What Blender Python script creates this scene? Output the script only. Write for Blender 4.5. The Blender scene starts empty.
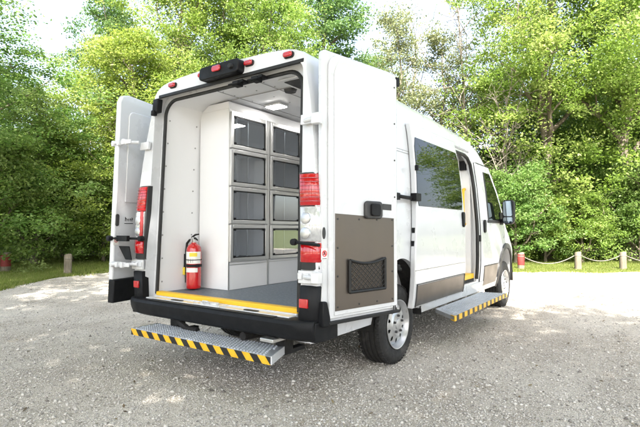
import bpy, bmesh, math, random
import numpy as np
from mathutils import Vector, Matrix
R=math.radians; PI=math.pi
random.seed(7); rng=np.random.default_rng(11)
sc=bpy.context.scene; col=sc.collection
# ------------------------------------------------------------------ materials
def newmat(name):
    m=bpy.data.materials.new(name); m.use_nodes=True; nt=m.node_tree
    for n in list(nt.nodes): nt.nodes.remove(n)
    out=nt.nodes.new('ShaderNodeOutputMaterial'); return m,nt,out
def N(nt,t,**k):
    n=nt.nodes.new(t)
    for a,b in k.items():
        if a in n.inputs.keys() if isinstance(a,str) else False: n.inputs[a].default_value=b
        else: setattr(n,a,b)
    return n
def setin(n,**k):
    for a,b in k.items(): n.inputs[a.replace('_',' ')].default_value=b
def ramp(nt,src,stops):
    r=nt.nodes.new('ShaderNodeValToRGB'); e=r.color_ramp.elements
    e[0].position=stops[0][0]; e[0].color=(*stops[0][1],1)
    e[1].position=stops[-1][0]; e[1].color=(*stops[-1][1],1)
    for p,c in stops[1:-1]:
        x=e.new(p); x.color=(*c,1)
    nt.links.new(src,r.inputs[0]); return r.outputs[0]
def coord(nt,kind='Object',scale=(1,1,1)):
    tc=nt.nodes.new('ShaderNodeTexCoord'); mp=nt.nodes.new('ShaderNodeMapping'); mp.inputs['Scale'].default_value=scale
    nt.links.new(tc.outputs[kind],mp.inputs[0]); return mp.outputs[0]
def noise(nt,v,scale,detail=4,rough=.55):
    n=nt.nodes.new('ShaderNodeTexNoise'); n.inputs['Scale'].default_value=scale; n.inputs['Detail'].default_value=detail; n.inputs['Roughness'].default_value=rough
    nt.links.new(v,n.inputs['Vector']); return n.outputs['Fac']
def bump(nt,h,strength,dist=.01):
    b=nt.nodes.new('ShaderNodeBump'); b.inputs['Strength'].default_value=strength; b.inputs['Distance'].default_value=dist
    nt.links.new(h,b.inputs['Height']); return b.outputs[0]
def mix(nt,f,a,b,typ='MIX'):
    m=nt.nodes.new('ShaderNodeMix'); m.data_type='RGBA'; m.blend_type=typ
    for i,s in ((0,f),(6,a),(7,b)):
        if hasattr(s,'links') or isinstance(s,bpy.types.NodeSocket): nt.links.new(s,m.inputs[i])
        else: m.inputs[i].default_value=s if i==0 else (*s,1)
    return m.outputs[2]
def basic(name,c,rough=.5,metal=0,var=.08,nscale=6,bmp=0,bscale=60,coat=0,spec=.5,wear=None,aniso=None):
    m,nt,out=newmat(name); p=nt.nodes.new('ShaderNodeBsdfPrincipled'); nt.links.new(p.outputs[0],out.inputs[0])
    v=coord(nt,scale=aniso or (1,1,1)); n=noise(nt,v,nscale,5)
    c=np.array(c); lo=tuple(c*(1-var)); hi=tuple(np.minimum(c*(1+var),1))
    cc=ramp(nt,n,[(.3,lo),(.7,hi)])
    if wear:
        n2=noise(nt,v,wear[0],6,.7); f=ramp(nt,n2,[(wear[1],(0,0,0)),(wear[1]+.12,(1,1,1))]); cc=mix(nt,f,cc,wear[2])
    nt.links.new(cc,p.inputs['Base Color'])
    rr=ramp(nt,noise(nt,v,nscale*2.3,5),[(.3,(rough*.8,)*3),(.7,(min(1,rough*1.2),)*3)]); nt.links.new(rr,p.inputs['Roughness'])
    p.inputs['Metallic'].default_value=metal; p.inputs['Specular IOR Level'].default_value=spec
    p.inputs['Coat Weight'].default_value=coat; p.inputs['Coat Roughness'].default_value=.06
    if bmp: nt.links.new(bump(nt,noise(nt,v,bscale,3),bmp,.004),p.inputs['Normal'])
    return m
M={}
M['paint']=basic('white_van_paint',(.63,.645,.67),.30,var=.012,coat=.7,nscale=2,wear=(1.6,.78,(.62,.62,.62)))
def add_dust(m):
    nt=m.node_tree; p=[n for n in nt.nodes if n.type=='BSDF_PRINCIPLED'][0]; src=p.inputs['Base Color'].links[0].from_socket
    tc=nt.nodes.new('ShaderNodeTexCoord'); sp=nt.nodes.new('ShaderNodeSeparateXYZ'); nt.links.new(tc.outputs['Object'],sp.inputs[0])
    mr=nt.nodes.new('ShaderNodeMapRange'); nt.links.new(sp.outputs['Z'],mr.inputs[0]); mr.inputs[1].default_value=1.15; mr.inputs[2].default_value=.38; mr.inputs[3].default_value=.03; mr.inputs[4].default_value=.28
    n=noise(nt,tc.outputs['Object'],7,8,.7); r=ramp(nt,n,[(.35,(.15,)*3),(.7,(1,1,1))])
    mu=nt.nodes.new('ShaderNodeMath'); mu.operation='MULTIPLY'; nt.links.new(mr.outputs[0],mu.inputs[0]); nt.links.new(r,mu.inputs[1])
    nt.links.new(mix(nt,mu.outputs[0],src,(.44,.41,.37)),p.inputs['Base Color'])
add_dust(M['paint'])
M['liner']=basic('white_wall_panel',(.78,.785,.795),.42,var=.015,nscale=3,bmp=.08,bscale=90)
M['plastic']=basic('black_bumper_plastic',(.006,.0065,.008),.55,spec=.25,var=.2,nscale=5,bmp=.25,bscale=400,wear=(7,.64,(.024,.023,.022)))
M['rubber']=basic('black_rubber',(.007,.007,.007),.55,var=.2)
M['tyre']=basic('tyre_rubber',(.015,.0145,.014),.75,var=.25,nscale=8,bmp=.3,bscale=150,wear=(5,.55,(.05,.046,.042)))
M['silver']=basic('silver_wheel_paint',(.55,.56,.57),.35,metal=.75,var=.06,wear=(9,.62,(.33,.30,.27)))
M['steel']=basic('brushed_stainless',(.60,.60,.59),.38,metal=.9,var=.02,nscale=5)
M['bronze']=basic('brushed_bronze_panel',(.145,.128,.115),.34,metal=.8,var=.04,nscale=2,aniso=(1,1,1))
M['alu']=basic('aluminium_tread',(.58,.60,.63),.42,metal=.8,var=.08,nscale=12,wear=(8,.6,(.36,.34,.31)))
M['dark']=basic('dark_underbody',(.010,.0095,.009),.85,var=.3,wear=(4,.55,(.025,.022,.019)))
M['floor']=basic('grey_vinyl_floor',(.12,.145,.175),.5,var=.06,nscale=20,bmp=.1)
M['yellow']=basic('yellow_paint',(.80,.47,.02),.45,var=.06,nscale=9,wear=(6,.68,(.42,.30,.08)))
M['red_lens']=basic('red_lamp_lens',(.46,.008,.012),.12,var=.1,coat=1,nscale=30)
M['red_dark']=basic('deep_red_lens_rib',(.25,.006,.008),.2,var=.1,coat=1)
M['clear_lens']=basic('clear_lamp_lens',(.62,.63,.64),.12,var=.15,metal=.35,nscale=40,coat=1)
M['grey_trim']=basic('dark_grey_trim',(.035,.035,.036),.5,var=.12,bmp=.15,bscale=300)
M['ext_red']=basic('extinguisher_red_enamel',(.48,.006,.008),.22,var=.05,coat=1)
M['label']=basic('white_paper_label',(.78,.78,.74),.5,var=.03)
M['gauge']=basic('yellow_tag',(.75,.6,.05),.5)
M['ink']=basic('dark_ink',(.03,.03,.035),.5)
M['sticker_red']=basic('red_sticker_ring',(.65,.03,.04),.45)
M['seam']=basic('grey_seam',(.30,.30,.30),.5)
M['post']=basic('weathered_grey_wood',(.15,.128,.092),.85,var=.3,nscale=9,aniso=(4,4,.7),bmp=.6,bscale=40,wear=(5,.6,(.18,.16,.13)))
M['post_red']=basic('faded_red_paint',(.18,.02,.016),.7,var=.2,nscale=6,wear=(9,.64,(.2,.15,.12)))
M['rope']=basic('pale_rope',(.17,.155,.13),.85,var=.15,nscale=40,bmp=.6,bscale=80)
M['bark']=basic('brown_bark',(.13,.105,.08),.9,var=.35,nscale=7,aniso=(3,3,.7),bmp=.9,bscale=14,wear=(3,.58,(.24,.2,.16)))
M['bark_pale']=basic('pale_dead_bark',(.19,.165,.135),.9,var=.25,nscale=7,aniso=(3,3,.7),bmp=.6,bscale=18)
def glass(name,c,rough=.02,spec=.9):
    m,nt,out=newmat(name); p=nt.nodes.new('ShaderNodeBsdfPrincipled'); nt.links.new(p.outputs[0],out.inputs[0])
    p.inputs['Base Color'].default_value=(*c,1); p.inputs['Roughness'].default_value=rough; p.inputs['Specular IOR Level'].default_value=spec
    v=coord(nt); nt.links.new(bump(nt,noise(nt,v,1.6,2),.05,.03),p.inputs['Normal']); return m
M['tint']=glass('tinted_window_glass',(.004,.006,.005),.02,.3)
m,nt,out=newmat('mirror_glass'); p=nt.nodes.new('ShaderNodeBsdfPrincipled'); nt.links.new(p.outputs[0],out.inputs[0]); p.inputs['Metallic'].default_value=1; p.inputs['Roughness'].default_value=.03; p.inputs['Base Color'].default_value=(.26,.33,.40,1); M['mirror']=m
m,nt,out=newmat('smoked_cage_pane'); g=nt.nodes.new('ShaderNodeBsdfGlossy'); g.inputs['Roughness'].default_value=.02; t=nt.nodes.new('ShaderNodeBsdfTransparent'); t.inputs[0].default_value=(.86,.89,.92,1)
lw=nt.nodes.new('ShaderNodeLayerWeight'); lw.inputs[0].default_value=.5; pw=nt.nodes.new('ShaderNodeMath'); pw.operation='POWER'; nt.links.new(lw.outputs['Facing'],pw.inputs[0]); pw.inputs[1].default_value=2.2; f=nt.nodes.new('ShaderNodeMath'); f.operation='MULTIPLY_ADD'; nt.links.new(pw.outputs[0],f.inputs[0]); f.inputs[1].default_value=.8; f.inputs[2].default_value=.13; mx=nt.nodes.new('ShaderNodeMixShader'); nt.links.new(f.outputs[0],mx.inputs[0]); nt.links.new(t.outputs[0],mx.inputs[1]); nt.links.new(g.outputs[0],mx.inputs[2]); nt.links.new(mx.outputs[0],out.inputs[0]); M['pane']=m
m,nt,out=newmat('lit_led_panel'); e=nt.nodes.new('ShaderNodeEmission'); e.inputs[0].default_value=(1,.98,.94,1); e.inputs[1].default_value=9; nt.links.new(e.outputs[0],out.inputs[0]); M['led']=m
def stripes(name,ax,period,slant,duty=.5):
    m,nt,out=newmat(name); p=nt.nodes.new('ShaderNodeBsdfPrincipled'); nt.links.new(p.outputs[0],out.inputs[0])
    tc=nt.nodes.new('ShaderNodeTexCoord'); s=nt.nodes.new('ShaderNodeSeparateXYZ'); nt.links.new(tc.outputs['Object'],s.inputs[0])
    a=nt.nodes.new('ShaderNodeMath'); a.operation='MULTIPLY_ADD'; nt.links.new(s.outputs['Z'],a.inputs[0]); a.inputs[1].default_value=slant; nt.links.new(s.outputs[ax],a.inputs[2])
    b=nt.nodes.new('ShaderNodeMath'); b.operation='MULTIPLY'; nt.links.new(a.outputs[0],b.inputs[0]); b.inputs[1].default_value=1/period
    c=nt.nodes.new('ShaderNodeMath'); c.operation='FRACT'; nt.links.new(b.outputs[0],c.inputs[0])
    d=nt.nodes.new('ShaderNodeMath'); d.operation='GREATER_THAN'; nt.links.new(c.outputs[0],d.inputs[0]); d.inputs[1].default_value=duty
    n=noise(nt,tc.outputs['Object'],25,5); y=ramp(nt,n,[(.3,(.72,.38,.012)),(.7,(.85,.5,.03))])
    nt.links.new(mix(nt,d.outputs[0],y,(.015,.015,.015)),p.inputs['Base Color']); p.inputs['Roughness'].default_value=.4; return m
M['haz_rear']=stripes('black_yellow_hazard_tape','X',.142,.9,.5)
M['haz_side']=stripes('black_yellow_step_edge','Y',.16,0,.55)
def leafmat(name,c1,c2,c3,trans=.5):
    m,nt,out=newmat(name)
    at=nt.nodes.new('ShaderNodeAttribute'); at.attribute_name='rnd'
    c=ramp(nt,at.outputs['Fac'],[(0,c1),(.55,c2),(1,c3)])
    oi=nt.nodes.new('ShaderNodeObjectInfo')
    hs=nt.nodes.new('ShaderNodeHueSaturation'); nt.links.new(c,hs.inputs['Color'])
    mr=nt.nodes.new('ShaderNodeMapRange'); nt.links.new(oi.outputs['Random'],mr.inputs[0]); mr.inputs[3].default_value=.482; mr.inputs[4].default_value=.512; nt.links.new(mr.outputs[0],hs.inputs['Hue'])
    p=nt.nodes.new('ShaderNodeBsdfPrincipled'); nt.links.new(hs.outputs[0],p.inputs['Base Color']); p.inputs['Roughness'].default_value=.5; p.inputs['Specular IOR Level'].default_value=.35
    t=nt.nodes.new('ShaderNodeBsdfTranslucent'); hs2=nt.nodes.new('ShaderNodeHueSaturation'); nt.links.new(hs.outputs[0],hs2.inputs['Color']); hs2.inputs['Hue'].default_value=.494; hs2.inputs['Value'].default_value=1.5; hs2.inputs['Saturation'].default_value=1.05
    nt.links.new(hs2.outputs[0],t.inputs[0])
    mx=nt.nodes.new('ShaderNodeMixShader'); mx.inputs[0].default_value=trans; nt.links.new(p.outputs[0],mx.inputs[1]); nt.links.new(t.outputs[0],mx.inputs[2]); nt.links.new(mx.outputs[0],out.inputs[0]); return m
M['leaf_bright']=leafmat('yellow_green_leaf',(.115,.18,.03),(.175,.25,.05),(.26,.31,.10))
M['leaf_mid']=leafmat('mid_green_leaf',(.08,.15,.032),(.13,.21,.05),(.21,.28,.095))
M['leaf_dark']=leafmat('deep_green_leaf',(.055,.115,.032),(.09,.165,.048),(.15,.23,.085),.42)
M['leaf_grey']=leafmat('grey_green_leaf',(.11,.14,.07),(.17,.205,.10),(.26,.29,.16),.4)
M['grass']=leafmat('grass_blade',(.11,.15,.025),(.17,.22,.045),(.28,.27,.10),.45)
# gravel
def gravelmat(name,stone=False):
    m,nt,out=newmat(name); p=nt.nodes.new('ShaderNodeBsdfPrincipled'); nt.links.new(p.outputs[0],out.inputs[0]); p.inputs['Roughness'].default_value=.9; p.inputs['Specular IOR Level'].default_value=.2
    v=coord(nt)
    if stone:
        at=nt.nodes.new('ShaderNodeAttribute'); at.attribute_name='rnd'
        c=ramp(nt,at.outputs['Fac'],[(0,(.17,.155,.14)),(.12,(.38,.355,.325)),(.5,(.54,.505,.455)),(.9,(.61,.575,.525)),(1,(.66,.63,.58))])
        nt.links.new(c,p.inputs['Base Color']); return m
    vo=nt.nodes.new('ShaderNodeTexVoronoi'); vo.inputs['Scale'].default_value=62; nt.links.new(v,vo.inputs['Vector'])
    vo2=nt.nodes.new('ShaderNodeTexVoronoi'); vo2.inputs['Scale'].default_value=140; nt.links.new(v,vo2.inputs['Vector'])
    sep=nt.nodes.new('ShaderNodeSeparateColor'); nt.links.new(vo.outputs['Color'],sep.inputs[0])
    sep2=nt.nodes.new('ShaderNodeSeparateColor'); nt.links.new(vo2.outputs['Color'],sep2.inputs[0])
    c1=ramp(nt,sep.outputs[0],[(0,(.27,.245,.215)),(.2,(.54,.50,.445)),(.7,(.66,.62,.56)),(1,(.74,.70,.64))])
    c2=ramp(nt,sep2.outputs[0],[(0,(.38,.35,.305)),(.5,(.63,.59,.53)),(1,(.73,.69,.63))])
    big=noise(nt,v,.55,5,.6); mid=noise(nt,v,3.2,6,.65)
    f=ramp(nt,mid,[(.40,(.15,.15,.15)),(.62,(.9,.9,.9))])
    c=mix(nt,f,c1,c2)
    tint=ramp(nt,big,[(.32,(.70,.665,.62)),(.5,(.94,.91,.87)),(.66,(1.06,1.04,1.01))])
    c=mix(nt,1.0,c,tint,'MULTIPLY')
    vr=coord(nt,scale=(1.5,.16,1)); rut=ramp(nt,noise(nt,vr,1.0,4,.55),[(.42,(.86,.85,.835)),(.56,(1,1,1))]); c=mix(nt,1.0,c,rut,'MULTIPLY')
    dk=ramp(nt,noise(nt,v,1.3,8,.75),[(.55,(1,1,1)),(.70,(.66,.62,.56))]); c=mix(nt,1.0,c,dk,'MULTIPLY')
    nt.links.new(c,p.inputs['Base Color'])
    h=nt.nodes.new('ShaderNodeMath'); h.operation='MULTIPLY_ADD'; nt.links.new(vo.outputs['Distance'],h.inputs[0]); h.inputs[1].default_value=-1; 
    nt.links.new(vo2.outputs['Distance'],h.inputs[2])
    b1=bump(nt,h.outputs[0],.75,.012); b=nt.nodes.new('ShaderNodeBump'); b.inputs['Strength'].default_value=.5; b.inputs['Distance'].default_value=.05; nt.links.new(mid,b.inputs['Height']); nt.links.new(b1,b.inputs['Normal'])
    nt.links.new(b.outputs[0],p.inputs['Normal']); return m
M['gravel']=gravelmat('crushed_gravel'); M['stone']=gravelmat('gravel_chip',True)
m,nt,out=newmat('grassy_soil'); p=nt.nodes.new('ShaderNodeBsdfPrincipled'); nt.links.new(p.outputs[0],out.inputs[0]); p.inputs['Roughness'].default_value=.95
v=coord(nt); c=ramp(nt,noise(nt,v,1.7,7,.7),[(.35,(.05,.075,.02)),(.5,(.085,.11,.03)),(.68,(.17,.145,.09))]); nt.links.new(c,p.inputs['Base Color']); nt.links.new(bump(nt,noise(nt,v,30,5),.8,.03),p.inputs['Normal']); M['soil']=m
# ------------------------------------------------------------------ mesh builder
class MB:
    def __init__(s): s.v=[]; s.f=[]; s.m=[]
    def add(s,vs,fs,mi=0):
        o=len(s.v); s.v+= [tuple(map(float,v)) for v in vs]; s.f+=[tuple(i+o for i in f) for f in fs]; s.m+=[mi]*len(fs); return s
    def box(s,x0,x1,y0,y1,z0,z1,mi=0):
        vs=[(x,y,z) for x in (x0,x1) for y in (y0,y1) for z in (z0,z1)]
        return s.add(vs,[(0,1,3,2),(4,6,7,5),(0,4,5,1),(2,3,7,6),(0,2,6,4),(1,5,7,3)],mi)
    def prism(s,poly,fn,d0,d1,mi=0):   # poly in 2D; fn(u,v,d)->xyz
        n=len(poly); vs=[fn(a,b,d0) for a,b in poly]+[fn(a,b,d1) for a,b in poly]
        return s.add(vs,[tuple(range(n))[::-1],tuple(range(n,2*n))]+[(i,(i+1)%n,n+(i+1)%n,n+i) for i in range(n)],mi)
    def tube(s,path,r,k=8,mi=0,cap=True):
        path=[Vector(p) for p in path]; n=len(path); rs=r if hasattr(r,'__len__') else [r]*n
        vs=[]; prev=None
        for i,p in enumerate(path):
            t=(path[min(i+1,n-1)]-path[max(i-1,0)]).normalized()
            if prev is None: a=Vector((0,0,1)) if abs(t.z)<.9 else Vector((1,0,0)); u=t.cross(a).normalized()
            else: u=(prev-t*prev.dot(t)).normalized()
            w=t.cross(u); prev=u
            for j in range(k):
                an=2*PI*j/k; vs.append(p+(u*math.cos(an)+w*math.sin(an))*rs[i])
        fs=[(i*k+j,i*k+(j+1)%k,(i+1)*k+(j+1)%k,(i+1)*k+j) for i in range(n-1) for j in range(k)]
        if cap: fs+=[tuple(range(k))[::-1],tuple((n-1)*k+j for j in range(k))]
        return s.add(vs,fs,mi)
    def lathe(s,prof,origin,axis='Z',k=32,mi=0):  # prof (r,h)
        o=Vector(origin); vs=[]
        for r,h in prof:
            for j in range(k):
                a=2*PI*j/k; c,d=r*math.cos(a),r*math.sin(a)
                vs.append(o+(Vector((c,d,h)) if axis=='Z' else Vector((h,c,d)) if axis=='X' else Vector((d,h,c))))
        n=len(prof); fs=[(i*k+j,i*k+(j+1)%k,(i+1)*k+(j+1)%k,(i+1)*k+j) for i in range(n-1) for j in range(k)]
        if prof[0][0]>1e-4: pass
        return s.add(vs,fs,mi)
    def mesh(s,name,mats,sharp=35):
        me=bpy.data.meshes.new(name); me.from_pydata(s.v,[],s.f)
        for m in mats: me.materials.append(m)
        me.polygons.foreach_set('material_index',s.m)
        bm=bmesh.new(); bm.from_mesh(me); bmesh.ops.remove_doubles(bm,verts=bm.verts,dist=1e-5); bmesh.ops.recalc_face_normals(bm,faces=bm.faces); bm.to_mesh(me); bm.free()
        me.polygons.foreach_set('use_smooth',[True]*len(me.polygons)); me.set_sharp_from_angle(angle=R(sharp)); me.update(); return me
def link(o,parent=None):
    col.objects.link(o)
    if parent: o.parent=parent
    return o
def part(name,mb,mat,parent=None,bevel=0,sharp=35):
    mats=[M[k] for k in ([mat] if isinstance(mat,str) else mat)]
    me=mb.mesh(name,mats,sharp) if isinstance(mb,MB) else mb
    o=link(bpy.data.objects.new(name,me),parent)
    if bevel:
        b=o.modifiers.new('b','BEVEL'); b.width=bevel; b.segments=2; b.limit_method='ANGLE'; b.angle_limit=R(40); b.harden_normals=False
    return o
def empty(name,loc=(0,0,0)):
    o=bpy.data.objects.new(name,None); o.location=loc; o.empty_display_size=.3; return link(o)
def tag(o,label=None,cat=None,group=None,kind=None):
    for k,v in (('label',label),('category',cat),('group',group),('kind',kind)):
        if v: o[k]=v
    return o
def split_parts(name,mb,mat,parent=None,bevel=0,sharp=35):
    # every loose piece becomes an object of its own
    par=list(range(len(mb.v)))
    def fd(a):
        while par[a]!=a: par[a]=par[par[a]]; a=par[a]
        return a
    for f in mb.f:
        r=fd(f[0])
        for i in f[1:]: par[fd(i)]=r
    grp={}
    for fi,f in enumerate(mb.f): grp.setdefault(fd(f[0]),[]).append(fi)
    for r,fis in grp.items():
        ids=sorted({i for fi in fis for i in mb.f[fi]}); mp={i:k for k,i in enumerate(ids)}; q=MB(); q.add([mb.v[i] for i in ids],[tuple(mp[i] for i in mb.f[fi]) for fi in fis]); part(name,q,mat,parent,bevel,sharp=sharp)
def box(name,mat,parent,*a,bevel=.004): return part(name,MB().box(*a),mat,parent,bevel)
def bool_cut(o,cutters):
    for c in cutters:
        m=o.modifiers.new('c','BOOLEAN'); m.operation='DIFFERENCE'; m.solver='EXACT'; m.object=c
    dg=bpy.context.evaluated_depsgraph_get(); dg.update()
    me=bpy.data.meshes.new_from_object(o.evaluated_get(dg)); o.modifiers.clear(); old=o.data; o.data=me; me.name=o.name
    for c in cutters: bpy.data.objects.remove(c)
    me.polygons.foreach_set('use_smooth',[True]*len(me.polygons)); me.set_sharp_from_angle(angle=R(30))
# ------------------------------------------------------------------ van shape functions
SZ=[.30,.42,.52,.75,1.15,1.30,1.70,2.05,2.25,2.60]; SX=[.95,.985,1.005,1.025,1.025,1.018,.985,.935,.890,.80]
def side(z): return float(np.interp(z,SZ,SX))
TY=[-1,1.2,2.5,3.3,3.65,3.9,4.2,4.5,4.8,5.02,5.3,5.65,5.92]; TZ=[2.505,2.505,2.475,2.44,2.405,2.34,2.14,1.86,1.56,1.33,1.18,1.02,.78]
def top(y): return float(np.interp(y,TY,TZ))
def wid(y): return float(np.interp(y,[-1,4.0,4.6,5.2,5.6,5.8,5.92],[1,1,.995,.975,.93,.87,.78]))
def sx(y,z): return side(z)*wid(y)
def section(y,inset=0,zb=.42,ns=12,nr=9):
    H=top(y)-inset; rr=min(.22,(H-zb)*.4); zs=np.linspace(zb,H-rr,ns); pts=[((side(z)-inset)*wid(y),z) for z in zs]
    x0=pts[-1][0]
    for kx,kz in ((.997,.22),(.985,.42),(.962,.58),(.925,.70),(.87,.80),(.78,.88),(.62,.94),(.42,.975),(.2,.995),(0,1)): pts.append((x0*kx,H-rr+rr*kz))
    return pts
def loft(ys,inset=0,zb=.42,scale=lambda y:1):
    mb=MB(); secs=[]
    for y in ys:
        h=section(y,inset,zb); k=scale(y); full=[(x*k,z) for x,z in h]+[(-x*k,z) for x,z in h[:-1][::-1]]; secs.append([(x,y,z) for x,z in full])
    n=len(secs[0]); vs=[v for s in secs for v in s]; fs=[(i*n+j,i*n+(j+1)%n,(i+1)*n+(j+1)%n,(i+1)*n+j) for i in range(len(ys)-1) for j in range(n)]
    fs+=[tuple(range(n)),tuple((len(ys)-1)*n+j for j in range(n))[::-1]]
    return mb.add(vs,fs)
def rowpatch(zs,yl,yr,off,thick,sgn=1,nc=6,surf=None):
    """solid patch lying on the curved body side"""
    mb=MB(); vs=[]; nz=len(zs)
    for layer in (off,off-thick):
        for z in zs:
            for j in range(nc+1):
                y=yl(z)+(yr(z)-yl(z))*j/nc; x=(surf or sx)(y,z)+layer; vs.append((sgn*x,y,z))
    w=nc+1; fs=[]; S=nz*w
    for i in range(nz-1):
        for j in range(nc):
            a=i*w+j; fs.append((a,a+1,a+w+1,a+w)); fs.append((S+a,S+a+w,S+a+w+1,S+a+1))
    ring=[j for j in range(w)]+[i*w+nc for i in range(1,nz)]+[(nz-1)*w+j for j in range(nc-1,-1,-1)]+[i*w for i in range(nz-2,0,-1)]
    for i in range(len(ring)):
        a,b=ring[i],ring[(i+1)%len(ring)]; fs.append((a,b,S+b,S+a))
    return mb.add(vs,fs)
def lin(a,b): return lambda z: float(np.interp(z,a,b))
def rr_poly(x0,x1,z0,z1,r,n=6,rb=None):
    P=[]; rb=r if rb is None else rb
    for cx,cz,a0,q in ((x1-r,z1-r,0,r),(x0+r,z1-r,90,r),(x0+rb,z0+rb,180,rb),(x1-rb,z0+rb,270,rb)):
        for i in range(n+1):
            a=R(a0+90*i/n); P.append((cx+q*math.cos(a),cz+q*math.sin(a)))
    return P
# ------------------------------------------------------------------ VAN
van=empty('van'); tag(van,'white high-roof van parked on gravel with its rear and sliding doors open','van')
OH,WB=1.26,3.69
ys=[0,.03,.10,.3,.8,1.26,1.8,2.4,3.0,3.5,3.75,3.9,4.02,4.15,4.28,4.4,4.55,4.7,4.85,5.0,5.12,5.25,5.38,5.5,5.62,5.75,5.85,5.92]
body=part('body',loft(ys,scale=lambda y: .985 if y==0 else 1),'paint',van)
cut=[]
def cutter(mb): o=part('cutter',mb,'paint'); cut.append(o); return o
cutter(loft([.10,.6,1.5,2.5,3.2,3.53],inset=.045,zb=.50))
# rear opening with rounded top corners
def opening(hw,hwt,z0,z1,r):
    P=[(-hw,z0),(hw,z0)]
    for cx,s in ((1,1),(-1,-1)):
        for i in range(9):
            a=R(90*i/8) if s==1 else R(90-90*i/8)
            P.append((s*(hwt-r+r*math.cos(a)),z1-r+r*math.sin(a)+ (0.0)))
    return P
OP=opening(.80,.785,.57,2.335,.14)
OPB=opening(.875,.84,.50,2.375,.09)
yf=lambda a,b,d:(a,d,b)
cutter(MB().prism(OPB,yf,-.05,.09)); cutter(MB().prism(OP,yf,-.05,.3))
# side opening, wheel arches
SO=[(2.2,.52),(3.48,.52),(3.48,1.85),(3.45,2.0),(3.38,2.07),(3.28,2.10),(2.2,2.10)]
cutter(MB().prism(SO,lambda a,b,d:(d,a,b),.6,1.2))
def arch_poly(yc,rx,h): return [(yc+rx*math.cos(R(a)),.36+h*max(-.3,math.sin(R(a)))) for a in range(0,181,6)]+[(yc-rx,.1),(yc+rx,.1)]
for yc,rx,h in ((OH,.47,.56),(OH+WB,.45,.53)):
    for s in (1,-1): cutter(MB().prism(arch_poly(yc,rx,h),lambda a,b,d:(d,a,b),s*.60,s*1.2))
bool_cut(body,cut)
# linings
def lining():
    mb=MB(); P=[(.812,.60),(.812,1.2),(.812,1.7),(.803,2.05),(.795,2.22),(.76,2.32),(.66,2.375),(.3,2.395)]
    full=[(-x,z) for x,z in P]+[(x,z) for x,z in P[::-1]]; n=len(full)
    for y0,y1,idx in ((.105,2.15,range(n-1)),(2.15,3.53,range(n//2+5))):
        o=[(x,y,z) for y in (y0,y1) for x,z in full]; q=[(x*1.012,y,z+.008*(z>2.2)) for y in (y0,y1) for x,z in full]
        fs=[]
        for i in idx:
            if i+1>=n: continue
            fs+=[(i,i+1,n+i+1,n+i),(2*n+i,3*n+i,3*n+i+1,2*n+i+1)]
        fs+=[(i,2*n+i,2*n+i+1,i+1) for i in idx if i+1<n]+[(n+i,n+i+1,3*n+i+1,3*n+i) for i in idx if i+1<n]
        mb.add(o+q,fs)
    return mb
part('wall_lining',lining(),'liner',van)
# ceiling seam trims and screws
sm=MB()
for x in (-.30,.18): sm.tube([(x,.12,2.394),(x,2.1,2.394)],.004,6)
sm.tube([(-.758,.54,2.315),(-.66,.54,2.37),(-.3,.54,2.39),(.5,.54,2.39)],.004,6)
split_parts('lining_seam',sm,'seam',van)
sc_=MB()
for y in (.14,.47):
    for z in np.arange(.7,2.2,.21):
        x=-float(np.interp(z,[.6,1.2,1.7,2.05,2.22],[.812,.812,.812,.803,.795]))+.003
        sc_.lathe([(0,.003),(.007,.003),(.008,0)],(x,y,z),'X',8)
for y in (.15,.30,.45,.7,.95):
    for x in (-.5,-.27,.0,.21,.5): sc_.lathe([(0,-.003),(.007,-.003),(.008,0)],(x,y,2.392),'Z',8)
split_parts('lining_screw',sc_,'seam',van)
box('partition','liner',van,-.9,.93,3.485,3.52,.56,2.30,bevel=0)
box('inner_step_panel','liner',van,.60,.90,2.15,2.18,.56,2.1)
# floor, sill, yellow edges
box('cargo_floor','floor',van,-.84,.84,.12,3.484,.56,.607,bevel=.002)
box('floor_edge_strip','yellow',van,-.795,.795,.068,.135,.585,.622,bevel=.008)
f=MB().box(-.80,.80,-.03,.07,.545,.582); f.box(-.80,.80,.055,.075,.575,.59); sill=part('door_sill',f,'paint',van,.004)
lm=MB(); lm.box(-.16,.13,-.045,.03,.580,.592); lm.prism(rr_poly(-.10,.08,.0,.055,.02,4),lambda a,b,d:(a,-.035+b,d),.592,.606); lm.tube([(-.03,-.045,.60),(-.03,-.06,.62),(.03,-.06,.62),(.03,-.045,.60)],.006,8)
part('sill_latch',lm,'paint',van,.003)
sd=MB(); 
for x in (-.42,.42): sd.prism(rr_poly(x-.07,x+.07,-.02,.02,.018,5),lambda a,b,d:(a,b+.005,d),.583,.586)
split_parts('sill_slot',sd,'rubber',van)
# rear seal
def ringpath(P,y,inset=0): return [(x,y,z) for x,z in P]
seal=MB(); seal.tube([(-.80,.082,.60)]+[(x,.082,z) for x,z in OP[2:][::-1]]+[(.80,.082,.60)],.016,8)
part('door_seal',seal,'rubber',van)
st=MB(); st.box(-.80,.84,-.004,.02,2.352,2.380); 
part('upper_gutter',st,'rubber',van,.004)
cb=MB(); cb.box(-.845,-.775,-.03,.03,2.22,2.345); cb.box(-.84,-.80,-.045,.0,2.19,2.24); part('check_bracket',cb,'plastic',van,.008)
# latch strikers under header
for x in (.20,.40):
    k=MB(); k.box(x-.055,x+.055,-.01,.06,2.315,2.335); k.box(x-.03,x+.03,-.035,.03,2.285,2.32); k.tube([(x-.05,-.02,2.31),(x-.05,-.05,2.295),(x+.05,-.05,2.295),(x+.05,-.02,2.31)],.007,6); part('latch_striker',k,'plastic',van,.004)
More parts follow.
